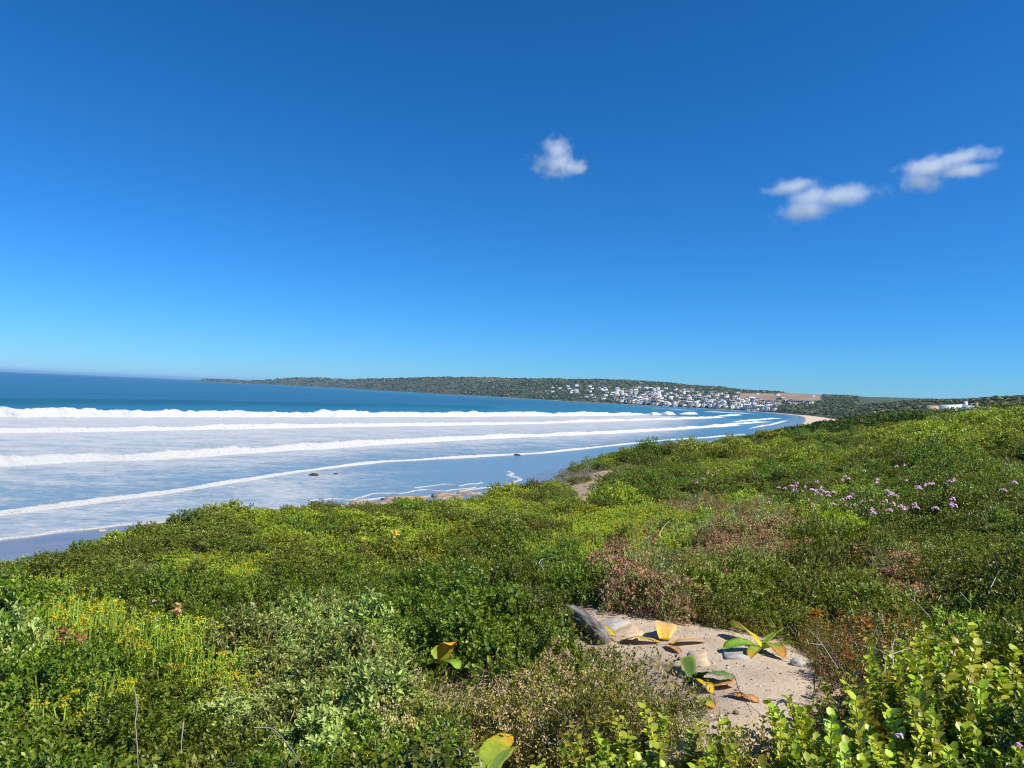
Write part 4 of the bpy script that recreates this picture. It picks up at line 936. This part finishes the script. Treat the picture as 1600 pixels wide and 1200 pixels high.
def scatter(n, r0, r1, mid):
    t = np.radians(rs.uniform(-46, 54 if not mid else 43, n)); r = np.sqrt(rs.uniform(r0 ** 2, r1 ** 2, n)) if not mid else np.exp(rs.uniform(math.log(r0), math.log(r1), n))
    xs, ys = r * np.sin(t), r * np.cos(t); zs = ground(xs, ys); sh = shore_s(xs, ys); bw = beach_width(xs, ys)
    pxs, pys, _ = project(np.column_stack([xs, ys, zs + .38]))
    dp = polydist(PATHV, xs, ys, True); ip = inside(PATHV, xs, ys); ds = polydist(SCAR, xs, ys, True); isc = inside(SCAR, xs, ys)
    nzv = fbm(xs * .3, ys * .3, 77, 3); mdv = np.clip((fbm(xs * .6, ys * .6, 63, 2) - .5) * 1.9 + .5, 0, 1)
    for i in range(n):
        if sh[i] < bw[i] + 7 or ip[i] or isc[i]: continue
        if pxs[i] < -260 or pxs[i] > (2300 if r[i] < 7 else 1800) or pys[i] > 1330: continue
        u = rs.random(); k = kind_at(pxs[i], pys[i], r[i], nzv[i], u)
        if k == 'D' and pxs[i] < 1240 and pys[i] < 1105: k = 'E'
        mound = mdv[i]; sc_ = rs.uniform(.8, 1.2) * (.78 + .44 * mound) * (.8 if k == 'D' else 1) * (1.0 if r[i] < 11 else 1 + (r[i] - 11) * .042)
        sp = SPACE[k] * sc_ * (1 if r[i] < 11 else 1.12)
        pr = PROTO[k][rs.integers(len(PROTO[k]))]
        pk = .6 if k == 'D' else .35 if k == 'E' else .72
        if dp[i] < pk * pr['R'] * sc_:
            sc_ = dp[i] / (pk * pr['R'])
            if sc_ < .45: continue
            sp = SPACE[k] * sc_
        zsc = min(sc_ * rs.uniform(.9, 1.4), float(np.interp(r[i], [0, 11, 20, 40, 60, 90], [.50, .50, .56, .80, .90, .95])) * (.62 if k == 'D' else .86 if k == 'C' else 1) * (.8 if 430 < pxs[i] < 880 and r[i] > 11 else .68 if pxs[i] <= 430 and r[i] > 9 else 1) * (.42 + 1.12 * mound) * rs.uniform(.85, 1.15) / pr['H'])
        drop = 0.0
        if r[i] < 5.8:
            zsc = min(zsc, (.34 + .05 * r[i]) / pr['H']); hgt = pr['H'] * zsc * (.9 if k in 'DE' else 1.12); side = pr['R'] * sc_ * (.45 if k == 'E' else .85); ymin = np.interp(r[i], [2.2, 3.4, 4.6, 5.8], [1120, 1060, 985, 900]); good = False
            for drop in (0.0, .08, .16, .24):
                tp = np.array([[xs[i] + a_ * side, ys[i], zs[i] - drop + hgt * (1 - .35 * abs(a_)) * q_] for a_ in (-1, -.6, -.3, 0, .3, .6, 1) for q_ in (.45, .75, 1.0)])
                tx, ty, _ = project(tp)
                good = ty.min() > ymin - (40 if pxs[i] > 1300 else 0) and not inside(PATHPX, tx, ty).any()
                if good: break
            if not good: continue
            if any(ys[i] < yb and ((tx > x0) & (tx < x1) & (ty > y0) & (ty < y1)).any() for x0, x1, y0, y1, yb in CLEAR): continue
        if r[i] > 13 and (ds[i] < .5 * pr['R'] * sc_ or inside(SCARPX, np.repeat(pxs[i:i + 1], 3), pys[i] - np.array([3.0, 9.0, 16.0])).any()): continue
        if r[i] > 55 and 1440 < pxs[i] < 1560 and pys[i] < 650: continue
        if any((xs[i] - a[0]) ** 2 + (ys[i] - a[1]) ** 2 < (q + pr['R'] * sc_ * .75) ** 2 for a, q in keepout): continue
        if ACC:
            d2 = (ACCx[:len(ACC)] - xs[i]) ** 2 + (ACCy[:len(ACC)] - ys[i]) ** 2
            if np.any(d2 < (np.minimum(ACCs[:len(ACC)], sp) * .55 + np.maximum(ACCs[:len(ACC)], sp) * .45) ** 2): continue
        if r[i] > 9 and not visible(np.array([xs[i], ys[i], zs[i] + .5 * sc_])): continue
        j = len(ACC); ACC.append(1); ACCx[j] = xs[i]; ACCy[j] = ys[i]; ACCs[j] = sp
        key = (k, r[i] < 12)
        for k2 in (k, 'O', 'M', 'A', 'G'):
            if placed.get(k2, 0) < 320: break
        else: continue
        if k2 != k: k = k2; pr = PROTO[k][rs.integers(len(PROTO[k]))]
        placed[k] = placed.get(k, 0) + 1
        wh = where(pxs[i], pys[i], r[i])
        root = bpy.data.objects.new(pr['name'], None) if r[i] < 12 else bpy.data.objects.new(pr['name'], pr['parts'][0][1])
        COL.objects.link(root); root.location = (xs[i], ys[i], zs[i] - .02 - drop); root.rotation_euler = (rs.normal() * .06, rs.normal() * .06, rs.uniform(0, 6.28))
        root.scale = (sc_, sc_, zsc)
        for pt in (pr['parts'] if r[i] < 12 else [p for p in pr['parts'][1:] if p[0] != 'stems']):
            ch = link(pt[0], pt[1], root)
            if len(pt) > 2: ch.matrix_local = pt[2]
        tag(root, pr['look'] + ' ' + wh, pr['cat'], pr['name'].replace('_', ' ') + ' kind on the dune slope')
        ALLSHR.append((root, pxs[i]))
        if k == 'G': GSHR.append(root)
ACCx = np.zeros(20000); ACCy = np.zeros(20000); ACCs = np.zeros(20000); far_extra = []; ALLSHR = []
scatter(16000, 2.15, 12, False)
scatter(22000, 12, 85, True)

# shrubs of one kind in one place: say which one where they can be counted off
SHRUBS = {}
# pink flower heads on their shrubs
def flower_head(seed):
    r_ = np.random.default_rng(seed); g = Geo()
    for i in range(9):
        d_ = np.array([r_.normal(), r_.normal(), abs(r_.normal()) + .3]); d_ /= np.linalg.norm(d_); c = d_ * .038 * r_.uniform(.6, 1.1)
        A_ = np.cross(d_, (.2, .9, .3)); A_ /= np.linalg.norm(A_); B_ = np.cross(d_, A_); an = np.arange(5) * 1.2566 + r_.uniform(0, 1)
        Dv = np.cos(an)[:, None] * A_ + np.sin(an)[:, None] * B_ + d_ * .35
        g.leaves(np.repeat(c[None], 5, 0), Dv, np.repeat(d_[None], 5, 0), .021, .017, np.array((.78, .44, .78)) * r_.uniform(.8, 1.25, (5, 1)), False, .1)
    g.tube([(0, 0, -.16), (.01, 0, -.06), (0, 0, .01)], .0025, (.09, .13, .03), 3)
    return g.mesh('flower_head', M_PETAL)
FH = [flower_head(500 + i) for i in range(4)]
pink = [(1236, 760), (1245, 756), (1258, 762), (1253, 769), (1240, 770), (1276, 754), (1283, 763), (1288, 770), (1280, 774), (1320, 745), (1316, 751), (1326, 749), (1295, 776), (1324, 780), (1322, 791), (1330, 797), (1333, 773), (1351, 796), (1362, 798), (1375, 789), (1390, 799), (1406, 793), (1413, 797), (1431, 785), (1432, 795), (1428, 790), (1490, 752), (1484, 754), (1462, 796), (1491, 793), (1486, 790), (1585, 756), (1568, 768), (1400, 730), (1413, 728), (1431, 730), (1438, 733), (1350, 737), (1571, 727), (1577, 728), (1217, 763), (1478, 745), (1446, 760), (1453, 758), (1435, 762), (1488, 782),
        (1003, 743), (1092, 745), (1099, 749), (1106, 740), (1113, 744), (1122, 736), (1136, 733), (1089, 755), (241, 940), (244, 970), (85, 950), (1405, 1152), (1590, 1168)]
rpk = np.random.default_rng(71)
pink += [(rpk.normal(1345, 75), rpk.normal(776, 18)) for _ in range(34)] + [(rpk.normal(1255, 18), rpk.normal(763, 7)) for _ in range(8)]
for i, (px, py) in enumerate(pink):
    P = hit(px, py, .52 if px > 300 and py < 900 else .46)
    if P is None: continue
    rr_ = math.hypot(P[0], P[1])
    best = min(GSHR, key=lambda o: (o.location.x - P[0]) ** 2 + (o.location.y - P[1]) ** 2) if GSHR else None
    sc_ = (.92 if rr_ < 14 else 1.35) * (.55 if py > 900 else 1)
    if best is not None and math.hypot(best.location.x - P[0], best.location.y - P[1]) < 1.3 * max(best.scale.x, .8):
        bpy.context.view_layer.update() if i == 0 else None
        o = link('flower_head', FH[i % 4], best); mw = Matrix.LocRotScale(best.location, best.rotation_euler, best.scale)
        o.matrix_local = mw.inverted() @ Matrix.LocRotScale(Vector(P), None, Vector((sc_,) * 3))
        best['label'] = best['label'].replace('dark leafy shrub', 'dark shrub with pink flowers')
    else:
        o = link('pink_flower', FH[i % 4]); o.location = P; o.scale = (sc_ * .8,) * 3
        tag(o, 'pink flower head rising from the ' + ('left foreground scrub' if px < 300 else 'bottom right round leaved shrubs' if py > 900 else 'scrub of the dune spur' if px < 1140 else 'scrub of the right-hand slope'), 'flower', 'pink flowers out on their own' )

for o in [o for o in COL.objects if o.name.startswith('house') and 'label' in o.keys() and 'group' in o.keys()]: ALLSHR.append((o, float(project(np.array(o.location[:]))[0][0])))
for root, px in ALLSHR: SHRUBS.setdefault(root['label'], []).append((px, root))
ORD = ['first', 'second', 'third', 'fourth', 'fifth', 'sixth', 'seventh', 'eighth']
for lb, mem in SHRUBS.items():
    if 1 < len(mem) <= 8:
        mem.sort(key=lambda a: a[0])
        for i, (px, o) in enumerate(mem): o['label'] = lb + (', leftmost' if i == 0 else ', rightmost' if i == len(mem) - 1 else ', ' + ORD[i] + ' from left')
# scrub beyond the individual shrubs: leafy clumps in one mass
rf = np.random.default_rng(31); nf = 4200
t = np.radians(rf.uniform(-6, 43, nf)); r = np.exp(rf.uniform(math.log(78), math.log(270), nf)); xs, ys = r * np.sin(t), r * np.cos(t)
zs = ground(xs, ys); sh = shore_s(xs, ys); bw = beach_width(xs, ys)
ok = (sh > bw * 1.05 + 2) & ~((np.abs(xs - hb[0]) < 8) & (np.abs(ys - hb[1]) < 7)) & ~((np.abs(xs - hb2[0]) < 4) & (np.abs(ys - hb2[1]) < 5))
xs, ys, zs, r = xs[ok], ys[ok], zs[ok], r[ok]; nf = len(xs); K_ = 110
size = np.interp(r, [78, 110, 270], [1.4, 1.6, 2.3]) * rf.uniform(.7, 1.3, nf)
pxs, pys, _ = project(np.column_stack([xs, ys, zs + .8]))
lim = ((pxs > 1440) & (pxs < 1562) & (r < 185))
size = np.where(lim, np.minimum(size, .55), size)
g = Geo(); d_ = rf.normal(size=(nf * K_, 3)); d_[:, 2] = np.abs(d_[:, 2]); d_ /= np.linalg.norm(d_, axis=1)[:, None]
S_ = np.repeat(size, K_); Pp = np.repeat(np.column_stack([xs, ys, zs]), K_, 0) + d_ * (S_ * rf.uniform(.65, 1.0, nf * K_))[:, None] * np.array([1, 1, .55])
pn = fbm(xs * .05, ys * .05, 91, 3); basec = np.where((pn < .46)[:, None], np.array((.045, .078, .014)), np.where((pn < .55)[:, None], np.array((.075, .095, .02)), np.array((.085, .145, .022)))) * rf.uniform(.75, 1.25, (nf, 1))
basec[rf.random(nf) < .04] = (.18, .14, .12)
g.leaves(Pp, d_ * .5 + rf.normal(size=(nf * K_, 3)) * .7, d_ + rf.normal(size=(nf * K_, 3)) * .4, S_ * .19, S_ * .13, np.repeat(basec, K_, 0) * rf.uniform(.7, 1.3, (nf * K_, 1)))
o = link('dune_scrub', g.mesh('dune_scrub', M_FAR)); o['kind'] = 'stuff'; tag(o, 'mass of green scrub over the farther dunes up to the white house', 'scrub')

# low growth and litter between the shrubs
rc = np.random.default_rng(41); nc = 30000; t = np.radians(rc.uniform(-43, 43, nc)); r = np.sqrt(rc.uniform(2.0 ** 2, 13 ** 2, nc)); xs, ys = r * np.sin(t), r * np.cos(t)
ok = ~inside(PATH, xs, ys) & (polydist(PATH, xs, ys, True) > .05); xs, ys, r = xs[ok], ys[ok], r[ok]; zs = ground(xs, ys); nc = len(xs)
g = Geo(); pal = pick([((.05, .085, .015), 5), ((.08, .11, .02), 3), ((.16, .12, .05), 2), ((.22, .16, .10), 2)], nc, rc)
for j in range(4):
    D_ = rc.normal(size=(nc, 3)) * .7; D_[:, 2] = np.abs(D_[:, 2]) + .3
    g.leaves(np.column_stack([xs, ys, zs]) + rc.normal(size=(nc, 3)) * np.array([.03, .03, 0]) + np.array([0, 0, .01 + .025 * j]), D_, rc.normal(size=(nc, 3)) + np.array([0, 0, 1]), .035, .016, pal * rc.uniform(.7, 1.3, (nc, 1)))
o = link('ground_cover', g.mesh('ground_cover', M_LEAF)); o['kind'] = 'stuff'; tag(o, 'low creeping leaves and litter under the dune shrubs', 'ground cover')

# ------------------------------------------------------------------ strap-leaved bulbs by the path
def strap(name, parent, b, t, midlift, wid, c0, c1, c2, tilt=0.0, chan=.10):
    b = np.asarray(b); t = np.asarray(t); m_ = (b + t) / 2 + np.array([0, 0, midlift]); n_, k_ = 12, 5
    f = np.linspace(0, 1, n_)[:, None]; C_ = b * (1 - f) ** 2 + 2 * m_ * f * (1 - f) + t * f * f
    T = np.gradient(C_, axis=0); T /= np.linalg.norm(T, axis=1)[:, None]
    sd = np.cross(T, (0, 0, 1.0)); sd /= np.linalg.norm(sd, axis=1)[:, None] + 1e-9; up_ = np.cross(sd, T)
    sd = sd * math.cos(tilt) + up_ * math.sin(tilt); up_ = np.cross(sd, T)
    w_ = wid * .5 * np.interp(f[:, 0], [0, .12, .45, .8, .93, 1], [.45, .65, 1, .8, .45, .03]); q = np.linspace(-1, 1, k_)
    rgs = np.random.default_rng(int(abs(b[0] * 1000 + t[1] * 777)) % 99999)
    top = C_[:, None] + sd[:, None] * (w_[:, None] * q)[:, :, None] + up_[:, None] * (np.abs(q)[None] * w_[:, None] * chan + rgs.normal(size=(n_, 1)) * .004)[:, :, None]
    bot = top - up_[:, None] * .0018
    V = np.concatenate([top.reshape(-1, 3), bot.reshape(-1, 3)]); F = grid_faces(n_, k_); h = n_ * k_; F = [tuple(x) for x in F] + [tuple(x[::-1] + h) for x in F]
    for i in range(n_ - 1):
        for j in (0, k_ - 1): F.append((i * k_ + j, (i + 1) * k_ + j, (i + 1) * k_ + j + h, i * k_ + j + h))
    for i in (0, n_ - 1):
        for j in range(k_ - 1): F.append((i * k_ + j, i * k_ + j + 1, i * k_ + j + 1 + h, i * k_ + j + h))
    ff = np.clip(f + (np.abs(q)[None] - .5) * .18 + rgs.normal(size=(n_, k_)) * .09, 0, 1)[:, :, None]
    col = np.where(ff < .5, np.array(c0) * (1 - 2 * ff) + np.array(c1) * 2 * ff, np.array(c1) * (2 - 2 * ff) + np.array(c2) * (2 * ff - 1)).reshape(-1, 3)
    return link(name, mesh_np('strap_leaf', V, np.array(F), cols=np.concatenate([col, col]), mats=[M_STRAP], smooth=True), parent)
GRN, GR2, YEL, TAN, ORG = (.21, .32, .03), (.11, .19, .05), (.62, .42, .025), (.62, .40, .20), (.66, .33, .05)
def bulb(label, leaves_, base_off=0.0):
    root = bpy.data.objects.new('strap_leaved_plant', None); COL.objects.link(root)
    b0 = hit(*leaves_[0][0], base_off); root.location = b0
    for (bp, tp, lift, mid, wd, c0, c1, c2, tilt) in leaves_:
        strap('leaf', root, hit(*bp, base_off + .01) - b0, hit(*tp, base_off + lift) - b0, mid, wd, c0, c1, c2, tilt)
    tag(root, label, 'plant')
bulb('strap leaved plant with broad green and yellow leaves at the right of the path', [((1190, 1012), (1143, 978), .07, .10, .15, YEL, YEL, GRN, -.6), ((1188, 1014), (1129, 1014), .03, .09, .12, (.3, .36, .03), GRN, GRN, .1), ((1192, 1011), (1223, 987), .05, .08, .10, (.3, .36, .03), GRN, (.3, .36, .03), .5),
      ((1194, 1013), (1225, 1030), .01, .13, .12, GRN, (.2, .3, .03), ORG, 0), ((1188, 1015), (1170, 1028), .0, .08, .09, (.3, .36, .03), GRN, ORG, 0)])
bulb('strap leaved plant with an upright tan leaf beside the stone slabs', [((1038, 1000), (1042, 976), .06, .10, .17, YEL, TAN, TAN, -.1), ((1045, 1006), (1104, 1002), .01, .05, .11, YEL, TAN, (.5, .36, .22), .2), ((1030, 1003), (968, 1000), .02, .05, .10, YEL, (.55, .45, .05), YEL, -.2), ((1040, 1008), (1066, 1022), .0, .03, .06, TAN, TAN, (.4, .2, .08), 0)])
bulb('strap leaved plant with a flat grey green leaf in the middle of the path', [((1084, 1060), (1146, 1062), .04, .07, .17, (.16, .25, .06), GR2, (.22, .28, .14), .15), ((1110, 1074), (1152, 1066), .03, .03, .09, YEL, TAN, TAN, 0), ((1078, 1058), (1114, 1084), .0, .07, .09, (.3, .36, .03), YEL, YEL, 0), ((1080, 1058), (1070, 1026), .06, .06, .10, GR2, GR2, GRN, .3), ((1085, 1095), (1115, 1108), .0, .06, .09, GR2, GRN, ORG, 0)])
bulb('orange and yellow strap leaves standing out of the foreground shrubs', [((692, 1036), (705, 1008), .15, .12, .15, (.3, .36, .03), ORG, YEL, .1), ((688, 1036), (677, 1013), .10, .06, .09, GRN, GRN, (.4, .4, .04), .5), ((694, 1038), (718, 1046), .02, .08, .10, GRN, GRN, GRN, 0)], .27)
bulb('large green strap leaf with a yellow tip at the bottom edge', [((742, 1212), (800, 1149), .03, .06, .11, GRN, GRN, YEL, -.35), ((762, 1216), (806, 1168), .02, .05, .10, GRN, GRN, (.3, .36, .03), .4)], .27)
# fallen yellow leaf on the sand
r0 = hit(1140, 1087); o = strap('fallen_leaf', None, np.zeros(3) + [0, 0, .012], hit(1186, 1099) - r0 + [0, 0, .012], .02, .07, YEL, ORG, TAN); o.location = r0; tag(o, 'long yellow fallen leaf lying flat on the path', 'leaf')
r0 = hit(942, 980); o = strap('fallen_leaf', None, np.zeros(3) + [0, 0, .012], hit(962, 998) - r0 + [0, 0, .012], .02, .05, ORG, YEL, YEL); o.location = r0; tag(o, 'narrow yellow fallen leaf beside the driftwood log', 'leaf')

def leaf_tuft(px, py, off, cols, n, Lf, Wf, name, label, cat, seed):
    P0 = hit(px, py, off); r_ = np.random.default_rng(seed); g = Geo(); d = r_.normal(size=(n, 3)); d[:, 2] = np.abs(d[:, 2]) * .7
    g.leaves(r_.normal(size=(n, 3)) * Lf * .5, d, r_.normal(size=(n, 3)) * .6 + np.array([0, 0, 1]), Lf, Wf, pick([(c, 1) for c in cols], n, r_) * r_.uniform(.7, 1.2, (n, 1)), True, .15, .1)
    g.tube([(0, 0, -off - .05), (.01, 0, -off * .5), (0, 0, 0)], .003, (.2, .14, .08), 4)
    o = link(name, g.mesh(name, M_PETAL)); o.location = P0; tag(o, label, cat)
RED = [(.42, .19, .10), (.33, .14, .08), (.48, .27, .14)]
leaf_tuft(97, 992, .5, RED, 26, .045, .022, 'wilted_leaves', 'larger tuft of reddish wilted leaves among the left yellow flowers', 'leaves', 1)
leaf_tuft(125, 999, .5, RED, 16, .040, .020, 'wilted_leaves', 'smaller tuft of reddish wilted leaves among the left yellow flowers', 'leaves', 2)
leaf_tuft(277, 952, .5, [(.55, .33, .2), (.45, .25, .14)], 22, .045, .020, 'wilted_leaves', 'tuft of pale orange wilted leaves right of the yellow flowers', 'leaves', 3)
leaf_tuft(617, 836, .55, [(.72, .50, .06), (.75, .58, .12)], 26, .075, .045, 'yellow_flower', 'large pale yellow flower head in the middle of the slope', 'flower', 4)
leaf_tuft(570, 845, .52, [(.72, .50, .06)], 10, .05, .03, 'yellow_flower', 'small yellow flower left of the large one', 'flower', 5)
leaf_tuft(395, 945, .5, [(.75, .72, .55)], 22, .022, .014, 'white_flower', 'cluster of tiny cream flowers above the grey green shrubs', 'flower', 6)
leaf_tuft(1275, 960, .5, [(.45, .19, .04), (.36, .14, .03)], 40, .03, .012, 'wilted_leaves', 'tuft of rusty orange leaves right of the strap leaved plant', 'leaves', 7)
leaf_tuft(1358, 975, .5, [(.45, .22, .05), (.36, .16, .04)], 40, .03, .012, 'wilted_leaves', 'tuft of rusty orange leaves below the forked white twig', 'leaves', 8)

# ------------------------------------------------------------------ stones, pebbles, log, sticks
def slab(px4, mat, label, th=.05, seed=0):
    Pq = np.array([hit(*p) for p in px4]); c = Pq.mean(0); rgk = np.random.default_rng(seed)
    ring = []
    for a, b in zip(Pq, np.roll(Pq, -1, 0)):
        for f in (0.08, .5, .92): ring.append(a + (b - a) * f + rgk.normal(size=3) * .004)
    ring = np.array(ring) - c; k = len(ring); z = .007
    top = ring * .965; top[:, 2] = ring[:, 2] + z + .004; edge = ring.copy(); edge[:, 2] += z; bot = ring * 1.02; bot[:, 2] -= th
    V = np.concatenate([bot, edge, top, [[0, 0, z + .004]]]); F = [[(j * k + i, j * k + (i + 1) % k, (j + 1) * k + (i + 1) % k, (j + 1) * k + i) for j in range(2) for i in range(k)], [(2 * k + i, 2 * k + (i + 1) % k, 3 * k) for i in range(k)]]
    o = link('stone_slab', mesh_np('stone_slab', V, [np.array(F[0]), np.array(F[1])], mats=[mat])); o.location = c; return tag(o, label, 'stone slab')
slab([(930, 975), (962, 965), (987, 973), (950, 989)], M_SLAB, 'flat grey stone slab next to the driftwood log', seed=1)
slab([(951, 993), (988, 977), (1006, 989), (996, 1004), (960, 1004)], M_SLAB2, 'flat sandy coloured stone slab in front of the grey one', seed=2)
slab([(1130, 1018), (1168, 1018), (1171, 1031), (1133, 1031)], M_SLAB, 'grey stone slab half buried before the green strap leaved plant', seed=3)
slab([(1074, 1021), (1103, 1018), (1107, 1041), (1079, 1044)], M_SLAB2, 'sandy stone slab half buried in the middle of the path', seed=4)
slab([(1020, 988), (1034, 985), (1036, 998), (1021, 999)], M_SLAB, 'small grey stone slab left of the tan leaf', seed=5)
rock(1246, 1040, .055, M_SLAB, 130, 'rounded grey stone at the right edge of the path', flat=.6, off=.015)
g = Geo(); rp = np.random.default_rng(51); np_ = 0
while np_ < 420:
    q = PATH.min(0) + rp.random(2) * (PATH.max(0) - PATH.min(0))
    if not inside(PATH, q[:1], q[1:])[0]: continue
    z = ground(q[:1], q[1:])[0]; s_ = rp.uniform(.003, .011) * (2.0 if rp.random() < .06 else 1)
    g.add(ICO_V * s_ * rp.uniform(.6, 1.2, (12, 1)) * np.array([1, 1, .6]) + np.array([q[0], q[1], z + s_ * .25]), ICO_F, np.array(((.5, .42, .34), (.3, .27, .24), (.2, .13, .08), (.6, .56, .5))[rp.integers(4)])); np_ += 1
o = link('gravel', g.mesh('gravel', M_TWIG)); o['kind'] = 'stuff'; tag(o, 'small pebbles and crumbs scattered on the sandy path', 'gravel')
g = Geo(); nl = 2600; q = PATH.min(0) + rp.random((nl, 2)) * (PATH.max(0) - PATH.min(0)); dpe = polydist(PATH, q[:, 0], q[:, 1], True)
q = q[inside(PATH, q[:, 0], q[:, 1]) & (rp.random(nl) < np.exp(-dpe / .07) * .9 + .04)]; nl = len(q)
D_ = rp.normal(size=(nl, 3)); D_[:, 2] *= .15
g.leaves(np.column_stack([q, ground(q[:, 0], q[:, 1]) + .006]), D_, rp.normal(size=(nl, 3)) * .3 + np.array([0, 0, 1]), .028 * rp.uniform(.4, 1.2, nl), .010, pick([((.20, .13, .07), 4), ((.32, .22, .12), 3), ((.10, .07, .045), 3), ((.12, .13, .04), 1)], nl, rp))
o = link('leaf_litter', g.mesh('leaf_litter', M_TWIG)); o['kind'] = 'stuff'; tag(o, 'dry leaf scraps lying along the edges of the sandy path', 'litter')
a, b = hit(886, 966), hit(946, 1006); a = a + [0, 0, .035]; b = b + [0, 0, .03]
n_, k_ = 26, 28; f = np.linspace(0, 1, n_); ax = (b - a); ln = np.linalg.norm(ax); ang = np.linspace(0, 2 * math.pi, k_, endpoint=False)
Fq, Aq = np.meshgrid(f, ang, indexing='ij'); gro = fbm(Fq * 2.2, Aq * 5.5, 3, 3); rad = .085 * (1 - .25 * Fq) * (.72 + .5 * gro) * np.where((Fq < .04) | (Fq > .96), .8, 1)
Vl = np.stack([Fq * ln, rad * np.cos(Aq), rad * np.sin(Aq) + .035 * np.sin(Fq * math.pi)], -1).reshape(-1, 3)
F = [(i * k_ + j, i * k_ + (j + 1) % k_, (i + 1) * k_ + (j + 1) % k_, (i + 1) * k_ + j) for i in range(n_ - 1) for j in range(k_)]
Vl = np.vstack([Vl, [[-.01, 0, 0], [ln + .005, 0, 0]]]); F3 = [(j, n_ * k_, (j + 1) % k_) for j in range(k_)] + [((n_ - 1) * k_ + j, (n_ - 1) * k_ + (j + 1) % k_, n_ * k_ + 1) for j in range(k_)]
o = link('driftwood_log', mesh_np('driftwood_log', Vl, [np.array(F), np.array(F3)], mats=[M_WOOD], smooth=True)); o.location = a
o.rotation_euler = Vector(ax).to_track_quat('X', 'Z').to_euler(); tag(o, 'weathered grey driftwood log at the left edge of the sandy path', 'log')

def sticks(label, lines, off, rad, col=(.36, .32, .28), name='dry_twig', cat='twig'):
    P0 = hit(*lines[0][0], off); g = Geo(); rk = np.random.default_rng(int(lines[0][0][0]))
    for ln_ in lines:
        pts = [hit(px, py, off) - P0 for px, py in ln_]
        pl = resample(np.array(pts), lambda a: .04); pl[1:-1] += rk.normal(size=(len(pl) - 2, 3)) * .0015
        pl = smooth_pl(pl, 3); g.tube(pl, np.linspace(rad, rad * .5, len(pl)) * .8, np.array(col), 5)
    o = link(name, g.mesh(name, M_TWIG)); o.location = P0; tag(o, label, cat)
sticks('long pale bare stem winding down the left foreground', [[(210, 1078), (215, 1105), (211, 1130), (214, 1160), (216, 1203)]], .47, .0042)
sticks('bent pale dead branch in the lower left foreground', [[(397, 1137), (420, 1133), (430, 1142), (446, 1158), (472, 1195)], [(446, 1158), (452, 1172), (462, 1180)]], .52, .0045)
sticks('short upright dead stick left of the bent branch', [[(287, 1128), (284, 1150), (283, 1176)]], .47, .004)
sticks('forked white twig in the shrubs right of the path', [[(1455, 966), (1432, 942), (1408, 926)], [(1429, 940), (1430, 925), (1437, 920), (1455, 923)], [(1430, 925), (1424, 915)]], .52, .004)
sticks('branching white twig above the round leaved shrubs', [[(1396, 1040), (1393, 1008), (1401, 993)], [(1394, 1022), (1420, 1012), (1424, 1013)], [(1394, 1030), (1380, 1015), (1350, 1008)], [(1382, 1052), (1384, 1034)]], .50, .0036)
sticks('white twig at the right edge of the rusty shrubs', [[(1548, 918), (1562, 890), (1575, 895), (1595, 905)], [(1500, 925), (1518, 945)], [(1470, 930), (1466, 938)]], .55, .0035)
sticks('thin grey twig fanning from the rusty shrub by the path', [[(1300, 1030), (1280, 1000), (1262, 982)], [(1285, 1008), (1265, 1005)], [(1310, 1045), (1300, 1030)], [(1372, 962), (1380, 972), (1378, 958)]], .42, .0032)
sticks('pale arching stem over the russet seed heads', [[(1029, 838), (1036, 824), (1048, 812), (1068, 806)]], .52, .005, (.5, .42, .28))
sticks('grey fork of dead wood in the centre of the slope', [[(850, 892), (842, 880), (846, 873), (872, 871)]], .5, .006)
sticks('thin straw lying across the sand of the path', [[(1152, 1051), (1166, 1083), (1180, 1113)]], .02, .0024, (.62, .58, .54), 'straw', 'straw')

# ------------------------------------------------------------------ haze over sea and land
mt = bpy.data.materials.new('sea_air'); mt.use_nodes = True; nt = mt.node_tree; nt.nodes.clear()
out = N(nt, 'OutputMaterial'); pv = N(nt, 'VolumePrincipled'); L(nt, pv.outputs[0], out.inputs['Volume'])
pv.inputs['Color'].default_value = (0.42, 0.70, 1.0, 1); pv.inputs['Density'].default_value = 6.0e-5; pv.inputs['Anisotropy'].default_value = 0.2
g = Geo(); box(g, -31000, 31000, -31000, 31000, -6.0, 66.0)
o = link('haze', g.mesh('haze', mt)); o['kind'] = 'stuff'; tag(o, 'thin pale sea air between the viewer and the far shore', 'haze')
